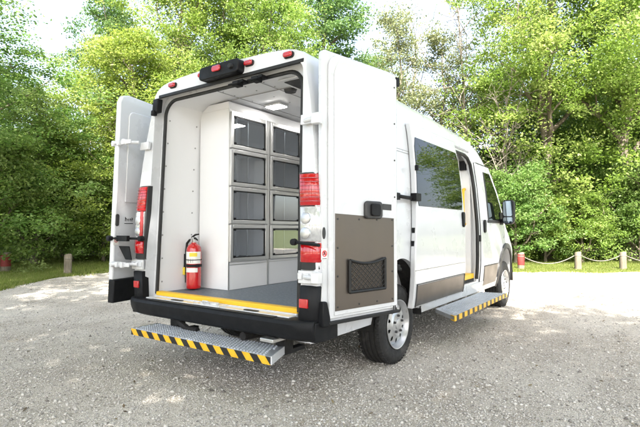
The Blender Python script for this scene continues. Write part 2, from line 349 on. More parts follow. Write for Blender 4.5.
# ceiling lights
for (x,y) in ((-.17,.95),(-.12,1.75),(.35,1.35)):
    fr=part('ceiling_light',MB().box(x-.10,x+.10,y-.075,y+.075,2.372,2.392),'paint',van,.004)
    part('light_diffuser',MB().box(x-.085,x+.085,y-.06,y+.06,2.366,2.3715),'led',fr)
vt=MB(); vt.box(.36,.60,.30,.62,2.370,2.385); part('roof_hatch_frame',vt,'liner',van,.006)
part('roof_hatch_vent',MB().box(.40,.56,.34,.58,2.362,2.3685),'grey_trim',van,.003)
sp=MB(); sp.lathe([(0,2.365),(.05,2.365),(.06,2.39)],(.27,.60,0),'Z',20); part('ceiling_speaker',sp,'grey_trim',van)
# roof marker lamps
for x,z in ((-.60,2.438),(-.215,2.455),(.315,2.450),(.705,2.430)):
    h=MB(); vs=[]
    h.prism(rr_poly(x-.045,x+.045,z-.026,z+.022,.02,5),yf,-.012,.01); hp=part('marker_lamp',h,'rubber',van,.003)
    l=MB(); l.prism(rr_poly(x-.040,x+.040,z-.020,z+.018,.017,5),yf,-.035,-.010); part('marker_lens',l,'red_lens',hp,.009)
cam_=MB(); cam_.prism(rr_poly(-.18,.26,2.378,2.488,.03,5),yf,-.075,.03); hb=part('camera_housing',cam_,'plastic',van,.008)
part('brake_lamp',MB().prism(rr_poly(-.02,.075,2.420,2.468,.02,5),yf,-.092,-.073),'red_lens',hb,.006)
cl=MB(); cl.lathe([(0,-.100),(.018,-.097),(.024,-.075)],(.19,0,2.43),'Y',16); part('camera_lens',cl,'rubber',hb)
# tail lamps
def lampband(z0,z1,s,grow=0,nx=14):
    C=[(.885 if s>0 else .868,-.016),(.90,-.026),(.95,-.028),(.99,-.018),(1.022,.008),(1.036,.05),(1.038,.11)]
    mb=MB(); vs=[]; zs=[z0,z0+.006,z1-.006,z1]; g=[grow-.008,grow,grow,grow-.008]
    for z,gg in zip(zs,g):
        for x,y in C:
            # tumblehome: lamp leans with body
            k=side(z)/1.025; vs.append((s*((x+gg*.6)*k),y-gg,z))
    for z in zs:
        for x,y in C:
            k=side(z)/1.025; vs.append((s*(max(x-.05,C[0][0]+.006)*k),y+.06,z))
    n=len(C); S=4*n; fs=[]
    for i in range(3):
        for j in range(n-1): a=i*n+j; fs+=[(a,a+1,a+n+1,a+n),(S+a,S+a+n,S+a+n+1,S+a+1)]
    for j in range(n-1): fs+=[(j,S+j,S+j+1,j+1),(3*n+j,3*n+j+1,S+3*n+j+1,S+3*n+j)]
    for i in range(3):
        for e in (0,n-1): a=i*n+e; fs.append((a,a+n,S+a+n,S+a))
    return mb.add(vs,fs)
for s in (1,-1):
    L=part('tail_lamp',lampband(.905,1.56,s,-.006),'grey_trim',van,0,60)
    part('red_lens',lampband(1.335,1.55,s,.004),'red_lens',L,0,60)
    part('red_lens',lampband(.955,1.085,s,.004),'red_lens',L,0,60)
    part('clear_lens',lampband(1.092,1.328,s,.003),'clear_lens',L,0,60)
    rb=MB()
    for z in np.arange(1.36,1.54,.026): 
        b=lampband(z,z+.008,s,.008); rb.add(b.v,b.f)
    part('lens_rib',rb,'red_dark',L,0,60)
    for z in (1.15,1.25):
        c=MB(); c.lathe([(0,-.040),(.022,-.040),(.038,-.034),(.042,-.024)],(s*.935,0,z),'Y',20); part('bulb_reflector',c,'silver',L)
    if s<0:
        part('red_lens',MB().box(-.905,-.868,-.034,-.02,1.09,1.33),'red_lens',L,.004)
    q=part('corner_trim',lampband(.50,.800,s,.006),'plastic',van,0,60)
    part('reflector',MB().box(*( (s*.93-.035),(s*.93+.035)),-.045,-.03,.655,.715),'red_lens',q,.004)
    hw=MB()   # white hinge plates below the lamps
    for a,b in ((.875,.91),(.93,.965),(.98,1.02)):
        hw.box(min(s*a,s*b),max(s*a,s*b),-.035,.0,.84,.885)
    hw.box(min(s*.87,s*1.03),max(s*.87,s*1.03),-.022,.0,.815,.90)
    part('hinge_plate',hw,'paint',van,.004)
    hw=MB(); hw.box(min(s*.86,s*.98),max(s*.86,s*.98),-.03,.0,1.89,1.96); part('hinge_plate',hw,'paint',van,.004)
# rear bumper
bp=MB(); xs=np.linspace(-1.01,1.01,25)
prof=[(-.00,.575),(-.085,.570),(-.10,.545),(-.095,.50),(-.075,.448),(-.02,.425),(.05,.425),(.05,.57)]
vs=[]
for x in xs:
    t=abs(x)/1.01; k=.055*max(0,(t-.8)/.2)**2
    for y,z in prof: vs.append((x,y+ (k if y<0 else 0),z))
n=len(prof); fs=[(i*n+j,i*n+(j+1)%n,(i+1)*n+(j+1)%n,(i+1)*n+j) for i in range(len(xs)-1) for j in range(n)]+[tuple(range(n)),tuple((len(xs)-1)*n+j for j in range(n))]
bp.add(vs,fs)
for s in (1,-1): bp.prism([(s*.86,.0),(s*1.01,-.02),(s*1.035,.05),(s*1.035,.22),(s*.86,.22)],lambda a,b,d:(a,b,d),.43,.56)
bumper=part('rear_bumper',bp,'plastic',van,.008)
pads=MB().box(-.7,.7,-.078,-.01,.5715,.577); part('bumper_tread',pads,'rubber',bumper,.003)
# rear step
rs=MB(); poly=[(-.73,-.205),(.79,-.205),(.69,.045),(-.745,.045)]
rs.prism(poly,lambda a,b,d:(a,b,d),.318,.352); step=part('rear_step',rs,'alu',van,.003)
tr=MB()
for i,x in enumerate(np.arange(-.69,.75,.030)):
    for j,y in enumerate(np.arange(-.188,.04,.030)):
        xx=x+(.015 if j%2 else 0)
        if xx>.76-.4*(y+.20)-.02 or xx<-.72: continue
        tr.lathe([(.009,.352),(.010,.3585),(.005,.3585),(.004,.352)],(xx,y,0),'Z',6)
part('step_tread',tr,'alu',step)
hz=MB().box(-.732,.792,-.2115,-.2055,.300,.350); part('hazard_strip',hz,'haz_rear',step)
part('step_end_cap',MB().prism([(.792,-.205),(.800,-.201),(.700,.049),(.694,.045)],lambda a,b,d:(a,b,d),.300,.354),'paint',step)
for x in (-.52,.66):
    b=MB().box(x-.045,x+.045,.05,.14,.30,.46); b.box(x-.03,x+.03,-.16,.3,.285,.317); part('step_bracket',b,'dark',step,.004)
h=MB().box(.60,.72,-.10,.04,.405,.43); part('tow_bracket',h,'steel',step,.004)
# underbody
ub=MB().box(-.78,.78,.12,4.9,.42,.50); ub.tube([(-.95,OH,.345),(.95,OH,.345)],.045,10); ub.box(-.2,.2,.6,1.0,.30,.45); ub.tube([(.35,-.01,.39),(.35,.6,.36),(.45,2.5,.33)],.032,10); ub.box(-.45,.5,2.4,3.4,.30,.42)
ub.tube([(-.42,.0,.42),(-.30,.02,.36),(-.18,.02,.36)],.025,8)
ub.box(-.6,.6,5.0,5.8,.25,.5)
for s in (-1,1): ub.box(s*.62-.03,s*.62+.03,.5,2.1,.37,.43)
part('underbody',ub,'dark',van)
# wheels
def wheel(s,y):
    w=empty('wheel',(s*.99,y,.345)); w.parent=van
    w.empty_display_size=.1
    T=MB(); R0=.345; W=.225   # outward = +s x
    pr=[(.205,-.01),(.225,-.004),(.27,.006),(.31,.0),(.333,-.018)]
    h=[x for x in pr]
    # tread with grooves
    for a in np.linspace(-.03,-W+.03,27):
        i=round((a+.03)/(-(W-.06)/26)); g=.010 if i in (4,5,11,12,18,19,24) else 0
        h.append((R0-g-(abs(a+W/2)/(W/2))**4*.006,a))
    h+=[(.333,-W+.018),(.30,-W),(.205,-W+.01)]
    T.lathe([(r,s*a) for r,a in h],(0,0,0),'X',64)
    # tread cross cuts: shoulder blocks
    for j in range(56):
        a=2*PI*j/56; c,d=math.cos(a),math.sin(a)
        for a0,a1 in ((-.012,-.045),(-W+.012,-W+.045)):
            P0=Vector((s*a0,c*.3375,d*.3375)); P1=Vector((s*a1,c*.3475,d*.3475)); t=Vector((0,-d,c))*.0105
            n=Vector((0,c,d))*.004
            T.add([P0-t-n,P0+t-n,P1+t-n,P1-t-n,P0-t+n,P0+t+n,P1+t+n*.3,P1-t+n*.3],[(0,1,2,3),(7,6,5,4),(0,4,5,1),(1,5,6,2),(2,6,7,3),(3,7,4,0)])
    part('tyre',T,'tyre',w,0,40)
    Q=MB(); k=120
    Q.lathe([(r,s*a) for r,a in [(.214,.000),(.212,.006),(.204,.004),(.198,-.012),(.190,-.03),(.185,-.055)]],(0,0,0),'X',k)
    rad=[(.185,-.055),(.176,-.042),(.163,-.028),(.154,-.024),(.145,-.022),(.136,-.021),(.127,-.020),(.118,-.019),(.100,-.012),(.092,-.006),(.060,-.006),(.048,-.006),(.045,.004),(.030,.008),(.0005,.008)]
    vs=[(s*a,r*math.cos(2*PI*j/k),r*math.sin(2*PI*j/k)) for r,a in rad for j in range(k)]; fs=[]
    for i in range(len(rad)-1):
        for j in range(k):
            q_=j%12
            if (i in (2,6) and q_ in (5,6)) or (i in (3,4,5) and q_ in (4,5,6,7)): continue
            fs.append((i*k+j,i*k+(j+1)%k,(i+1)*k+(j+1)%k,(i+1)*k+j))
    Q.add(vs,fs)
    Q.lathe([(.185,s*-.055),(.18,s*-.19),(.205,s*-.20)],(0,0,0),'X',40)
    rim=part('rim',Q,'silver',w,0,30)
    hb=MB(); hb.lathe([(.0005,s*-.06),(.155,s*-.06),(.155,s*-.12)],(0,0,0),'X',32); part('brake_drum',hb,'dark',w)
    lb=MB()
    for j in range(5):
        a=2*PI*j/5+.3; lb.lathe([(.0005,s*.012),(.010,s*.012),(.012,s*-.008)],(0,.074*math.cos(a),.074*math.sin(a)),'X',6)
    split_parts('wheel_bolt',lb,'grey_trim',w)
for s in (1,-1):
    for y in (OH,OH+WB): wheel(s,y)
# wheel arch liners and flares
for s in (1,-1):
    for yc,rx,h in ((OH,.475,.565),(OH+WB,.455,.535)):
        lp=MB(); P=arch_poly(yc,rx,h)[:31]; Q=arch_poly(yc,rx+.01,h+.01)[:31]; n=31
        vs=[(s*.62,a,b) for a,b in P]+[(s*1.0,a,b) for a,b in P]+[(s*.62,a,b) for a,b in Q]+[(s*1.0,a,b) for a,b in Q]
        fs=[(i,i+1,n+i+1,n+i) for i in range(n-1)]+[(2*n+i,3*n+i,3*n+i+1,2*n+i+1) for i in range(n-1)]
        lp.add(vs,fs); lp.prism(arch_poly(yc,rx,h)[:31],lambda a,b,d:(d,a,b),s*.60,s*.615)
        part('wheel_arch_liner',lp,'dark',van)
    fl=MB(); n=31; yc=OH+WB; vs=[]
    for rx,h,o in ((.452,.532,.004),(.455,.536,.024),(.535,.605,.020),(.54,.61,.0)):
        for a,b in arch_poly(yc,rx,h)[:31]: vs.append((s*(sx(min(a,5.7),b)+o),a,b))
    fs=[(i*n+j,i*n+j+1,((i+1)%4)*n+j+1,((i+1)%4)*n+j) for i in range(4) for j in range(n-1)]
    fl.add(vs,fs); part('wheel_arch_flare',fl,'grey_trim',van,0,50)
# body side details -------------------------------------------------
# sliding door (slid back along the right side)
SD0,SD1=1.40,2.82; OFF=.06
zs=list(np.linspace(.46,2.19,18))
sd_=part('sliding_door',rowpatch(zs,lambda z:SD0+.02+.17*max(0,(z-.9)/1.3),lambda z:SD1-.03*max(0,(z-1.4)),OFF,.055,nc=8),'paint',van,.010)
part('window',rowpatch(list(np.linspace(1.39,2.05,8)),lin([1.39,1.44,2.0,2.05],[1.53,1.50,1.58,1.62]),lin([1.39,1.44,2.0,2.05],[2.74,2.77,2.79,2.75]),OFF+.004,.006),'tint',sd_,.003)
wf=MB(); 
part('trim_panel',rowpatch(list(np.linspace(.475,.665,5)),lambda z:1.47,lambda z:2.77,OFF+.006,.008),'bronze',sd_,.002)
dl=MB(); 
for z in (.672,): 
    b=rowpatch([z,z+.007],lambda q:1.46,lambda q:2.78,OFF+.010,.014); dl.add(b.v,b.f)
for (y0,y1) in ((1.458,1.468),(2.772,2.782)):
    b=rowpatch(list(np.linspace(.470,.679,4)),lambda q:y0,lambda q:y1,OFF+.010,.014,nc=1); dl.add(b.v,b.f)
part('trim_surround',dl,'grey_trim',sd_)
hn=MB(); hn.prism(rr_poly(2.71,2.775,1.20,1.37,.03,5),lambda a,b,d:(d,a,b),1.07,1.10); part('door_handle',hn,'plastic',sd_,.006)
re=MB(); 
for z in (1.02,1.14,1.72): re.box(1.035,1.065,1.400+.02+.13*max(0,z-.9),1.42+.02+.13*max(0,z-.9),z,z+.05)
split_parts('edge_latch',re,'plastic',sd_,.002)
cr=rowpatch([.80,.806],lambda z:SD0+.02,lambda z:SD1-.03,OFF+.0035,.004); part('crease_line',cr,'seam',sd_)
# roller track hinge arm
ar=MB(); ar.tube([(1.00,1.12,1.46),(1.05,1.18,1.46),(1.06,1.3,1.455),(1.06,1.44,1.455)],.017,8); ar.box(1.05,1.11,1.39,1.50,1.43,1.50); ar.box(1.00,1.05,1.10,1.19,1.43,1.49); part('roller_arm',ar,'plastic',sd_,.004)
tk=rowpatch([1.455,1.48],lambda z:.35,lambda z:2.15,.004,.006); part('door_track',tk,'grey_trim',van)
for z,w in ((1.88,.006),(1.905,.004)):
    b=rowpatch([z,z+w],lambda q:.05,lambda q:2.15,.003,.004); part('body_seam',b,'seam',van)
# side opening seal & header
sl=MB(); path=[(sx(3.48,z)-.005,3.485,z) for z in np.linspace(.55,1.85,10)]+[(sx(3.45,2.0),3.455,2.0),(sx(3.38,2.07),3.385,2.07),(sx(3.28,2.1),3.28,2.10),(sx(3,2.1),2.4,2.10)]
sl.tube(path,.022,8); part('door_seal',sl,'rubber',van)
hd=MB(); b=rowpatch([2.155,2.18],lambda z:2.8,lambda z:3.50,.006,.01); hd.add(b.v,b.f); part('drip_rail',hd,'seam',van)
gb=MB(); gb.tube([(.86,3.485,1.24),(.86,3.44,1.25),(.86,3.425,1.31),(.86,3.425,1.62),(.86,3.44,1.68),(.86,3.485,1.69)],.019,10); part('grab_handle',gb,'yellow',van)
bx=MB().box(.80,.89,3.42,3.484,1.93,2.05); part('door_switch_box',bx,'plastic',van,.006)
box('step_edge_strip','yellow',van,.86,.975,2.25,3.47,.56,.62,bevel=.004)
box('side_step_well','dark',van,.84,.972,2.21,3.475,.50,.558,bevel=0)
lk=MB().box(1.0,1.045,3.52,3.57,1.02,1.10); part('door_lock_plate',lk,'plastic',van,.004)
# front doors both sides
def fyr(z): return float(np.interp(z,[.50,.62,.80,.95,1.05,1.33,1.40,1.7,2.02,2.12],[4.40,4.42,4.50,4.66,4.78,4.85,4.80,4.56,4.28,4.18]))
for s in (1,-1):
    fd=part('front_door',rowpatch(list(np.linspace(.50,2.04,22)),lambda z:3.60+.02*max(0,z-1.6),fyr,.010,.012,s,nc=7),'paint',van,.003)
    gp=MB(); path=[(s*(sx(3.60,z)+.003),3.592+.02*max(0,z-1.6),z) for z in np.linspace(.5,2.04,12)]+[(s*(sx(y,2.05)+.003),y,2.05) for y in (3.75,3.95,4.15)]+[(s*(sx(fyr(z),z)+.003),fyr(z)+.012,z) for z in (2.02,1.9,1.7,1.5,1.35,1.2,1.05)]
    gp.tube(path,.006,6); part('door_gap',gp,'rubber',van)
    zz=[1.30,1.38,1.55,1.7,1.85,1.95]
    part('window',rowpatch(zz,lambda z:3.98,lambda z:fyr(z)-.09,.014,.006,s),'tint',fd,.002)
    b=rowpatch([1.262,1.298],lambda z:3.90,lambda z:4.76,.018,.01,s); part('window_seal',b,'rubber',fd,.002)
    b=rowpatch(zz,lambda z:3.93,lambda z:3.978,.015,.006,s,nc=1); part('window_seal',b,'rubber',fd,.001)
    part('trim_panel',rowpatch(list(np.linspace(.44,.69,5)),lambda z:3.74,lambda z:float(np.interp(z,[.5,.7],[4.36,4.40])),.018,.008,s),'bronze',fd,.002)
    b=rowpatch([.692,.70],lambda z:3.73,lambda z:4.41,.022,.012,s); part('trim_surround',b,'grey_trim',fd)
    h=MB(); h.prism(rr_poly(3.70,3.79,1.13,1.30,.03,5),lambda a,b,d:(d,a,b),s*1.030,s*1.052); part('door_handle',h,'plastic',fd,.006)
    # mirror
    mm=MB(); P=rr_poly(1.085,1.24,1.25,1.59,.05,6); vs=[]
    n=len(P)
    for k,(yy,g) in enumerate(((4.45,1),(4.53,1.02),(4.60,.85),(4.63,.5))):
        cx,cz=1.1625,1.42
        for a,b in P: vs.append((s*(cx+(a-cx)*g),yy,cz+(b-cz)*g))
    fs=[(k*n+j,k*n+(j+1)%n,(k+1)*n+(j+1)%n,(k+1)*n+j) for k in range(3) for j in range(n)]+[tuple(3*n+j for j in range(n)),tuple(range(n))[::-1]]
    mm.add(vs,fs); mm.tube([(s*.97,4.62,1.29),(s*1.06,4.56,1.29),(s*1.13,4.53,1.31)],.035,8); mm.box(min(s*.97,s*1.05),max(s*.97,s*1.03),4.55,4.72,1.24,1.42)
    mr=part('side_mirror',mm,'plastic',van,.004)
    part('mirror_glass',MB().prism(rr_poly(1.10,1.225,1.36,1.575,.03,5),lambda a,b,d:(s*a,d,b),4.442,4.449),'mirror',mr)
    part('mirror_glass',MB().prism(rr_poly(1.10,1.225,1.265,1.345,.02,5),lambda a,b,d:(s*a,d,b),4.442,4.449),'mirror',mr)
    # sill & side skirt
    part('sill_skirt',rowpatch([.37,.43,.50],lambda z:1.74,lambda z:4.50,.016,.03,s),'paint',van,.006)
# windshield and front end
ws=MB(); vs=[]
Y=[(4.1,2.21),(4.4,1.95),(4.7,1.66),(4.95,1.40)]
for y,z in Y:
    for t in np.linspace(-1,1,9): vs.append((t*(sx(y,z)-.12),y+.02-.05*t*t,z+.025))
fs=[(i*9+j,i*9+j+1,(i+1)*9+j+1,(i+1)*9+j) for i in range(3) for j in range(8)]
ws.add(vs,fs); part('windshield',ws,'tint',van)
fb=MB().box(-.80,.80,5.70,5.96,.30,.62); part('front_bumper',fb,'grey_trim',van,.04)
# side step
ss=MB(); P=[(1.30,1.80),(1.30,3.74),(1.03,3.68),(1.0,3.62),(1.0,2.10)]
ss.prism(P,lambda a,b,d:(a,b,d),.325,.365); sstep=part('side_step',ss,'alu',van,.004)
tr=MB()
for i,y in enumerate(np.arange(1.95,3.66,.035)):
    for j,x in enumerate(np.arange(1.03,1.28,.035)): 
        if y<1.86+(1.30-x)*1.05: continue
        tr.lathe([(.010,.365),(.011,.3705),(.006,.3705),(.005,.365)],(x,y+(.017 if j%2 else 0),0),'Z',6)
part('step_tread',tr,'alu',sstep)
e=MB().box(1.301,1.308,1.805,3.745,.318,.367); part('hazard_strip',e,'haz_side',sstep)
part('step_end_cap',MB().prism([(1.308,1.792),(1.308,1.803),(1.28,1.825),(1.25,1.850)],lambda a,b,d:(a,b,d),.318,.369),'yellow',sstep)
for y in (2.5,3.2): 
    b=MB().box(.80,1.15,y-.04,y+.04,.295,.323); b.box(.92,.96,y-.04,y+.04,.30,.45); part('step_bracket',b,'steel',sstep,.003)
# ---- rear doors
def door_frame(ox,oy,deg,s,lean=0):
    a=R(deg)
    def fn(u,z,d):   # u along door from hinge, d outward (away from van)
        x=ox+u*math.sin(a)+d*math.cos(a)-lean*(z-.5); y=oy+u*math.cos(a)-d*math.sin(a); return (s*x,y,z)
    return fn
DR=door_frame(1.05,.02,12.5,1)
Zt,Zb,Wd=2.385,.545,.775
def dshape(u0,u1,z0,z1,rt=.05): 
    P=[(u0,z0),(u1,z0),(u1,z1-.01),(u1-.01,z1)]
    for i in range(7):
        a=R(90+90*i/6); P.append((u0+rt+rt*math.cos(a),z1-rt+rt*math.sin(a)))
    return P
d=MB(); d.prism(dshape(0,Wd,Zb,Zt,.03),DR,-.055,-.012); rd=part('rear_door',d,'paint',van,.008)
part('inner_frame',MB().prism(dshape(.045,Wd-.012,Zb+.035,Zt-.02,.10),DR,-.0125,.010),'paint',rd,.008)
part('inner_panel',MB().prism(dshape(.085,Wd-.025,.60,Zt-.05,.12),DR,.0095,.018),'paint',rd,.004)
part('kick_plate',MB().prism([(.088,.63),(.706,.63),(.706,1.258),(.088,1.282)],DR,.0175,.0225),'bronze',rd,.001)
scw=MB()
def screw(mb,u,z,d0,fn):
    mb.prism([(u+.007*math.cos(a),z+.007*math.sin(a)) for a in np.linspace(0,2*PI,8,endpoint=False)],fn,d0,d0+.003)
for u in (.11,.32,.51,.685):
    for z in (.655,1.245): screw(scw,u,z,.0225,DR)
for z in (.86,1.05): 
    for u in (.11,.685): screw(scw,u,z,.0225,DR)
for z in np.arange(1.42,2.3,.28):
    screw(scw,.72,z,.018,DR)
split_parts('plate_screw',scw,'grey_trim',rd)
# net pocket
nt_=MB(); u0,u1,z0,z1=.215,.588,.745,.965
for a,b in (((u0,z0),(u1,z0)),((u0,z0),(u0,z1)),((u1,z0),(u1,z1))): nt_.tube([DR(*a,.034),DR(*b,.034)],.011,8)
nt_.tube([DR(u0+(u1-u0)*t,z1-.030*math.sin(PI*t),.036) for t in np.linspace(0,1,9)],.009,8)
pk=part('net_pocket',nt_,'rubber',rd)
ln=MB(); k=.040
def clipline(sgn,c):
    pts=[]
    for t in np.linspace(0,1,40):
        u=u0+(u1-u0)*t; z=c+sgn*(u-u0)*.8
        ztop=z1-.030*math.sin(PI*t)
        if z0<=z<=ztop: pts.append((u,z))
    return pts
for c in np.arange(z0-.4,z1+.4,.036):
    for sg in (1,-1):
        P=clipline(sg,c)
        if len(P)>1: ln.tube([DR(*P[0],.033),DR(*P[-1],.033)],.0028,5)
part('net_mesh',ln,'rubber',rd)
hd=MB(); hd.prism(rr_poly(.368,.555,1.25,1.378,.03,6),DR,.018,.045); h_=part('inner_handle',hd,'grey_trim',rd,.010)
hd=MB(); hd.prism(rr_poly(.415,.515,1.27,1.36,.02,5),DR,.045,.062); part('handle_grip',hd,'plastic',rd,.006)
part('vent_label',MB().prism([(.58,1.32),(.68,1.317),(.68,1.362),(.58,1.365)],DR,.018,.0205),'grey_trim',rd)
bt=MB().prism([(.045,Zb-.004),(Wd+.01,Zb-.004),(Wd+.01,Zb+.018),(.045,Zb+.018)],DR,-.050,.016); part('bottom_seal',bt,'rubber',rd,.004)
ec=MB().prism([(-.012,Zb-.012),(.06,Zb-.012),(.055,Zb+.05),(.025,Zb+.155),(-.012,Zb+.155)],DR,-.06,.012); part('corner_cap',ec,'plastic',rd,.008)
gr=MB().prism([(.012+.014*math.cos(a),1.15+.04*math.sin(a)) for a in np.linspace(0,2*PI,20,endpoint=False)],DR,-.012,-.004); part('grommet',gr,'grey_trim',rd,.003)
def nosign(fn,u,z,dep,parent,r=.022):
    bg=part('warning_sticker',MB().prism([(u-.030,z-.040),(u+.030,z-.040),(u+.030,z+.034),(u-.030,z+.034)],fn,dep,dep+.0015),'label',parent)
    a=np.linspace(0,2*PI,25); mb=MB(); n=25
    mb.tube([fn(u+r*math.cos(t),z+r*math.sin(t),dep+.002) for t in a],.0035,6); mb.tube([fn(u-r*.7,z+r*.7,dep+.002),fn(u+r*.7,z-r*.7,dep+.002)],.003,6)
    part('prohibition_ring',mb,'sticker_red',parent); part('pictogram',MB().prism([(u-.011,z-.009),(u+.012,z-.006),(u+.006,z+.012),(u-.004,z+.013)],fn,dep+.001,dep+.0022),'ink',parent)
    part('sticker_text',MB().box(0,0.0001,0,0.0001,0,.0001) if False else MB().prism([(u-.02,z-.036),(u+.02,z-.036),(u+.02,z-.032),(u-.02,z-.032)],fn,dep+.001,dep+.0022),'ink',parent)
nosign(DR,.018,1.015,-.011,rd,.018)
lt=MB().prism([(Wd-.03,2.28),(Wd+.012,2.28),(Wd+.012,2.35),(Wd-.03,2.35)],DR,-.05,.02); part('top_latch',lt,'plastic',rd,.004)
lt=MB().prism([(Wd-.01,.86),(Wd+.05,.86),(Wd+.05,.90),(Wd-.01,.90)],DR,-.04,-.01); lt.tube([DR(Wd+.02,.88,-.03),DR(Wd+.09,.86,-.04)],.014,8); part('door_holder',lt,'plastic',rd,.004)
dm=MB(); 
for uu in (.715,.735): dm.prism(rr_poly(uu-.008,uu+.006,.56,.60,.005,3),DR,.0095,.0115)
split_parts('white_clip',dm,'grey_trim',rd)
# hinges & stay on the right
hg=MB()
for z in (.86,1.90):
    hg=MB(); hg.tube([(.93,-.03,z),(1.0,-.05,z),(1.05,-.05,z)],.016,8); hg.box(1.01,1.07,-.07,-.02,z-.035,z+.035)
    part('door_hinge',hg,'paint',rd,.004)
stt=MB(); stt.tube([(.85,-.045,1.09),(1.10,-.10,1.075)],.011,8); stt.lathe([(0,-.075),(.022,-.07),(.024,-.045),(.018,-.03)],(.86,0,1.09),'Y',12); part('door_stay',stt,'plastic',rd)
# left door: folded along the left side, hinge arms swung out
DL=door_frame(1.22,-.13,12.5,-1,lean=.055)
d=MB(); P=[(0,Zb+.17),(Wd,Zb+.17),(Wd,Zt),(.10,Zt+.02),(.03,Zt),(.0,Zt-.06)]
d.prism(P,DL,-.040,.012); ld=part('rear_door',d,'paint',van,.010); ld['label']='left rear door folded forward along the side, outer skin visible'
rec=MB().prism(dshape(.10,.75,1.42,2.26,.06),DL,-.052,-.0395); part('pressed_panel',rec,'paint',ld,.012)
rc=MB().prism([(.0,Zb-.04),(Wd,Zb-.04),(Wd,Zb+.17),(.0,Zb+.17)],DL,-.060,.010); part('lower_moulding',rc,'plastic',ld,.010)
e=MB().prism(rr_poly(.0,.04,1.20,1.31,.018,5),DL,-.050,-.040); part('grommet',e,'grey_trim',ld,.003)
hg=MB()
for z in (.86,1.95):
    hg=MB(); hg.tube([(-.93,-.03,z),(-1.02,-.09,z),(-1.12,-.14,z),(-1.19,-.13,z)],.016,8)
    for x in (-1.0,-1.08,-1.16): hg.box(x-.016,x+.016,-.150,-.10,z-.026,z+.022)
    hg.box(-1.22,-.92,-.125,-.11,z-.02,z+.015)
    part('door_hinge',hg,'paint',ld,.004)
stt=MB(); stt.tube([(-.84,-.05,1.09),(-1.18,-.13,1.09)],.011,8); stt.box(-1.12,-.96,-.12,-.09,1.065,1.115); stt.lathe([(0,-.085),(.024,-.08),(.026,-.045),(.018,-.03)],(-.84,0,1.09),'Y',12); stt.lathe([(0,-.175),(.024,-.17),(.026,-.15),(.018,-.12)],(-1.18,0,1.09),'Y',12); part('door_stay',stt,'plastic',ld)
dk=MB().prism([(-1.16,1.02),(-1.0,1.02),(-.96,.90),(-1.05,.90)],yf,-.075,-.06); part('hinge_cover',dk,'plastic',ld,.006)
nosign(DL,.02,1.07,-.0425,ld,.016)
# small dark badge lettering on the door skin
bd=MB()
for i,(w,hh) in enumerate(((.016,.040),(.012,.026),(.012,.026),(.014,.030),(.016,.036))):
    u=.115+i*.020; bd.prism([(u,1.245),(u+w*.45,1.245),(u+w*.45,1.245+hh),(u,1.245+hh)],DL,-.0415,-.0395); bd.prism([(u,1.245+hh*.5),(u+w,1.245+hh*.5),(u+w,1.245+hh*.75),(u,1.245+hh*.75)],DL,-.0415,-.03952)
bd.prism([(.11,1.222),(.215,1.222),(.215,1.229),(.11,1.229)],DL,-.0415,-.0395)
part('badge_lettering',bd,'ink',ld)
# the rear face leans forward a little towards the roof
def leaned(o):
    if o.name.startswith(('rear_door','wheel.')) or o.name=='wheel': return
    if o.type=='MESH' and o.data:
        for v in o.data.vertices:
            if v.co.y<1.2 and v.co.z>1.2: v.co.y+=.085*min(1.05,((v.co.z-1.2)/1.25))**1.2*(1-max(v.co.y,0)/1.2)
    for c in o.children: leaned(c)
bpy.context.view_layer.update(); leaned(van)
# ------------------------------------------------------------------ CAGE BANK (sits inside the van)
cb=empty('cage_bank',(-.6,1.07,.607)); tag(cb,'white bank of eight stainless framed animal cages standing inside the van','cage bank')
def cpart(name,mb,mat,parent=cb,bevel=0,**k):
    mb.v=[(x+.6,y-1.07,z-.607) for x,y,z in mb.v]; return part(name,mb,mat,parent,bevel,**k)
X0,XF=-.79,-.39; Y0,Y1=.55,1.66; z0=.609; rows=[(.87,1.215),(1.225,1.57),(1.58,1.925),(1.935,2.275)]; cols=[(.56,1.075),(1.12,1.64)]
ca=MB(); ca.box(X0,XF,Y0,Y0+.012,z0,2.305); ca.box(X0,XF,Y1-.012,Y1,z0,2.305); ca.box(X0,XF,Y0+.012,Y1-.012,2.288,2.305); ca.box(X0,X0+.012,Y0+.012,Y1-.012,z0,2.288)
ca.box(X0+.012,XF-.003,1.088,1.108,z0,2.288)
for z in (.857,1.214,1.569,1.924): 
    ca.box(X0+.012,XF-.004,Y0+.012,1.088,z,z+.012); ca.box(X0+.012,XF-.004,1.108,Y1-.012,z,z+.012)
ca.box(XF-.016,XF,Y0+.012,1.088,z0,.857); ca.box(XF-.016,XF,1.108,Y1-.012,z0,.857)
ca.box(X0,XF-.006,Y0+.002,Y1,2.306,2.372)
cpart('cabinet',ca,'liner',bevel=.002)
tr=MB(); tr.box(XF,XF+.004,Y0-.002,Y0+.012,z0,2.305); tr.box(XF-.001,XF+.006,1.084,1.112,z0,2.28); tr.box(XF,XF+.004,Y0,Y1,2.279,2.287); tr.box(XF,XF+.004,Y0+.02,1.08,.838,.845); tr.box(XF,XF+.004,1.115,Y1-.02,.838,.845)
cpart('corner_trim',tr,'steel')
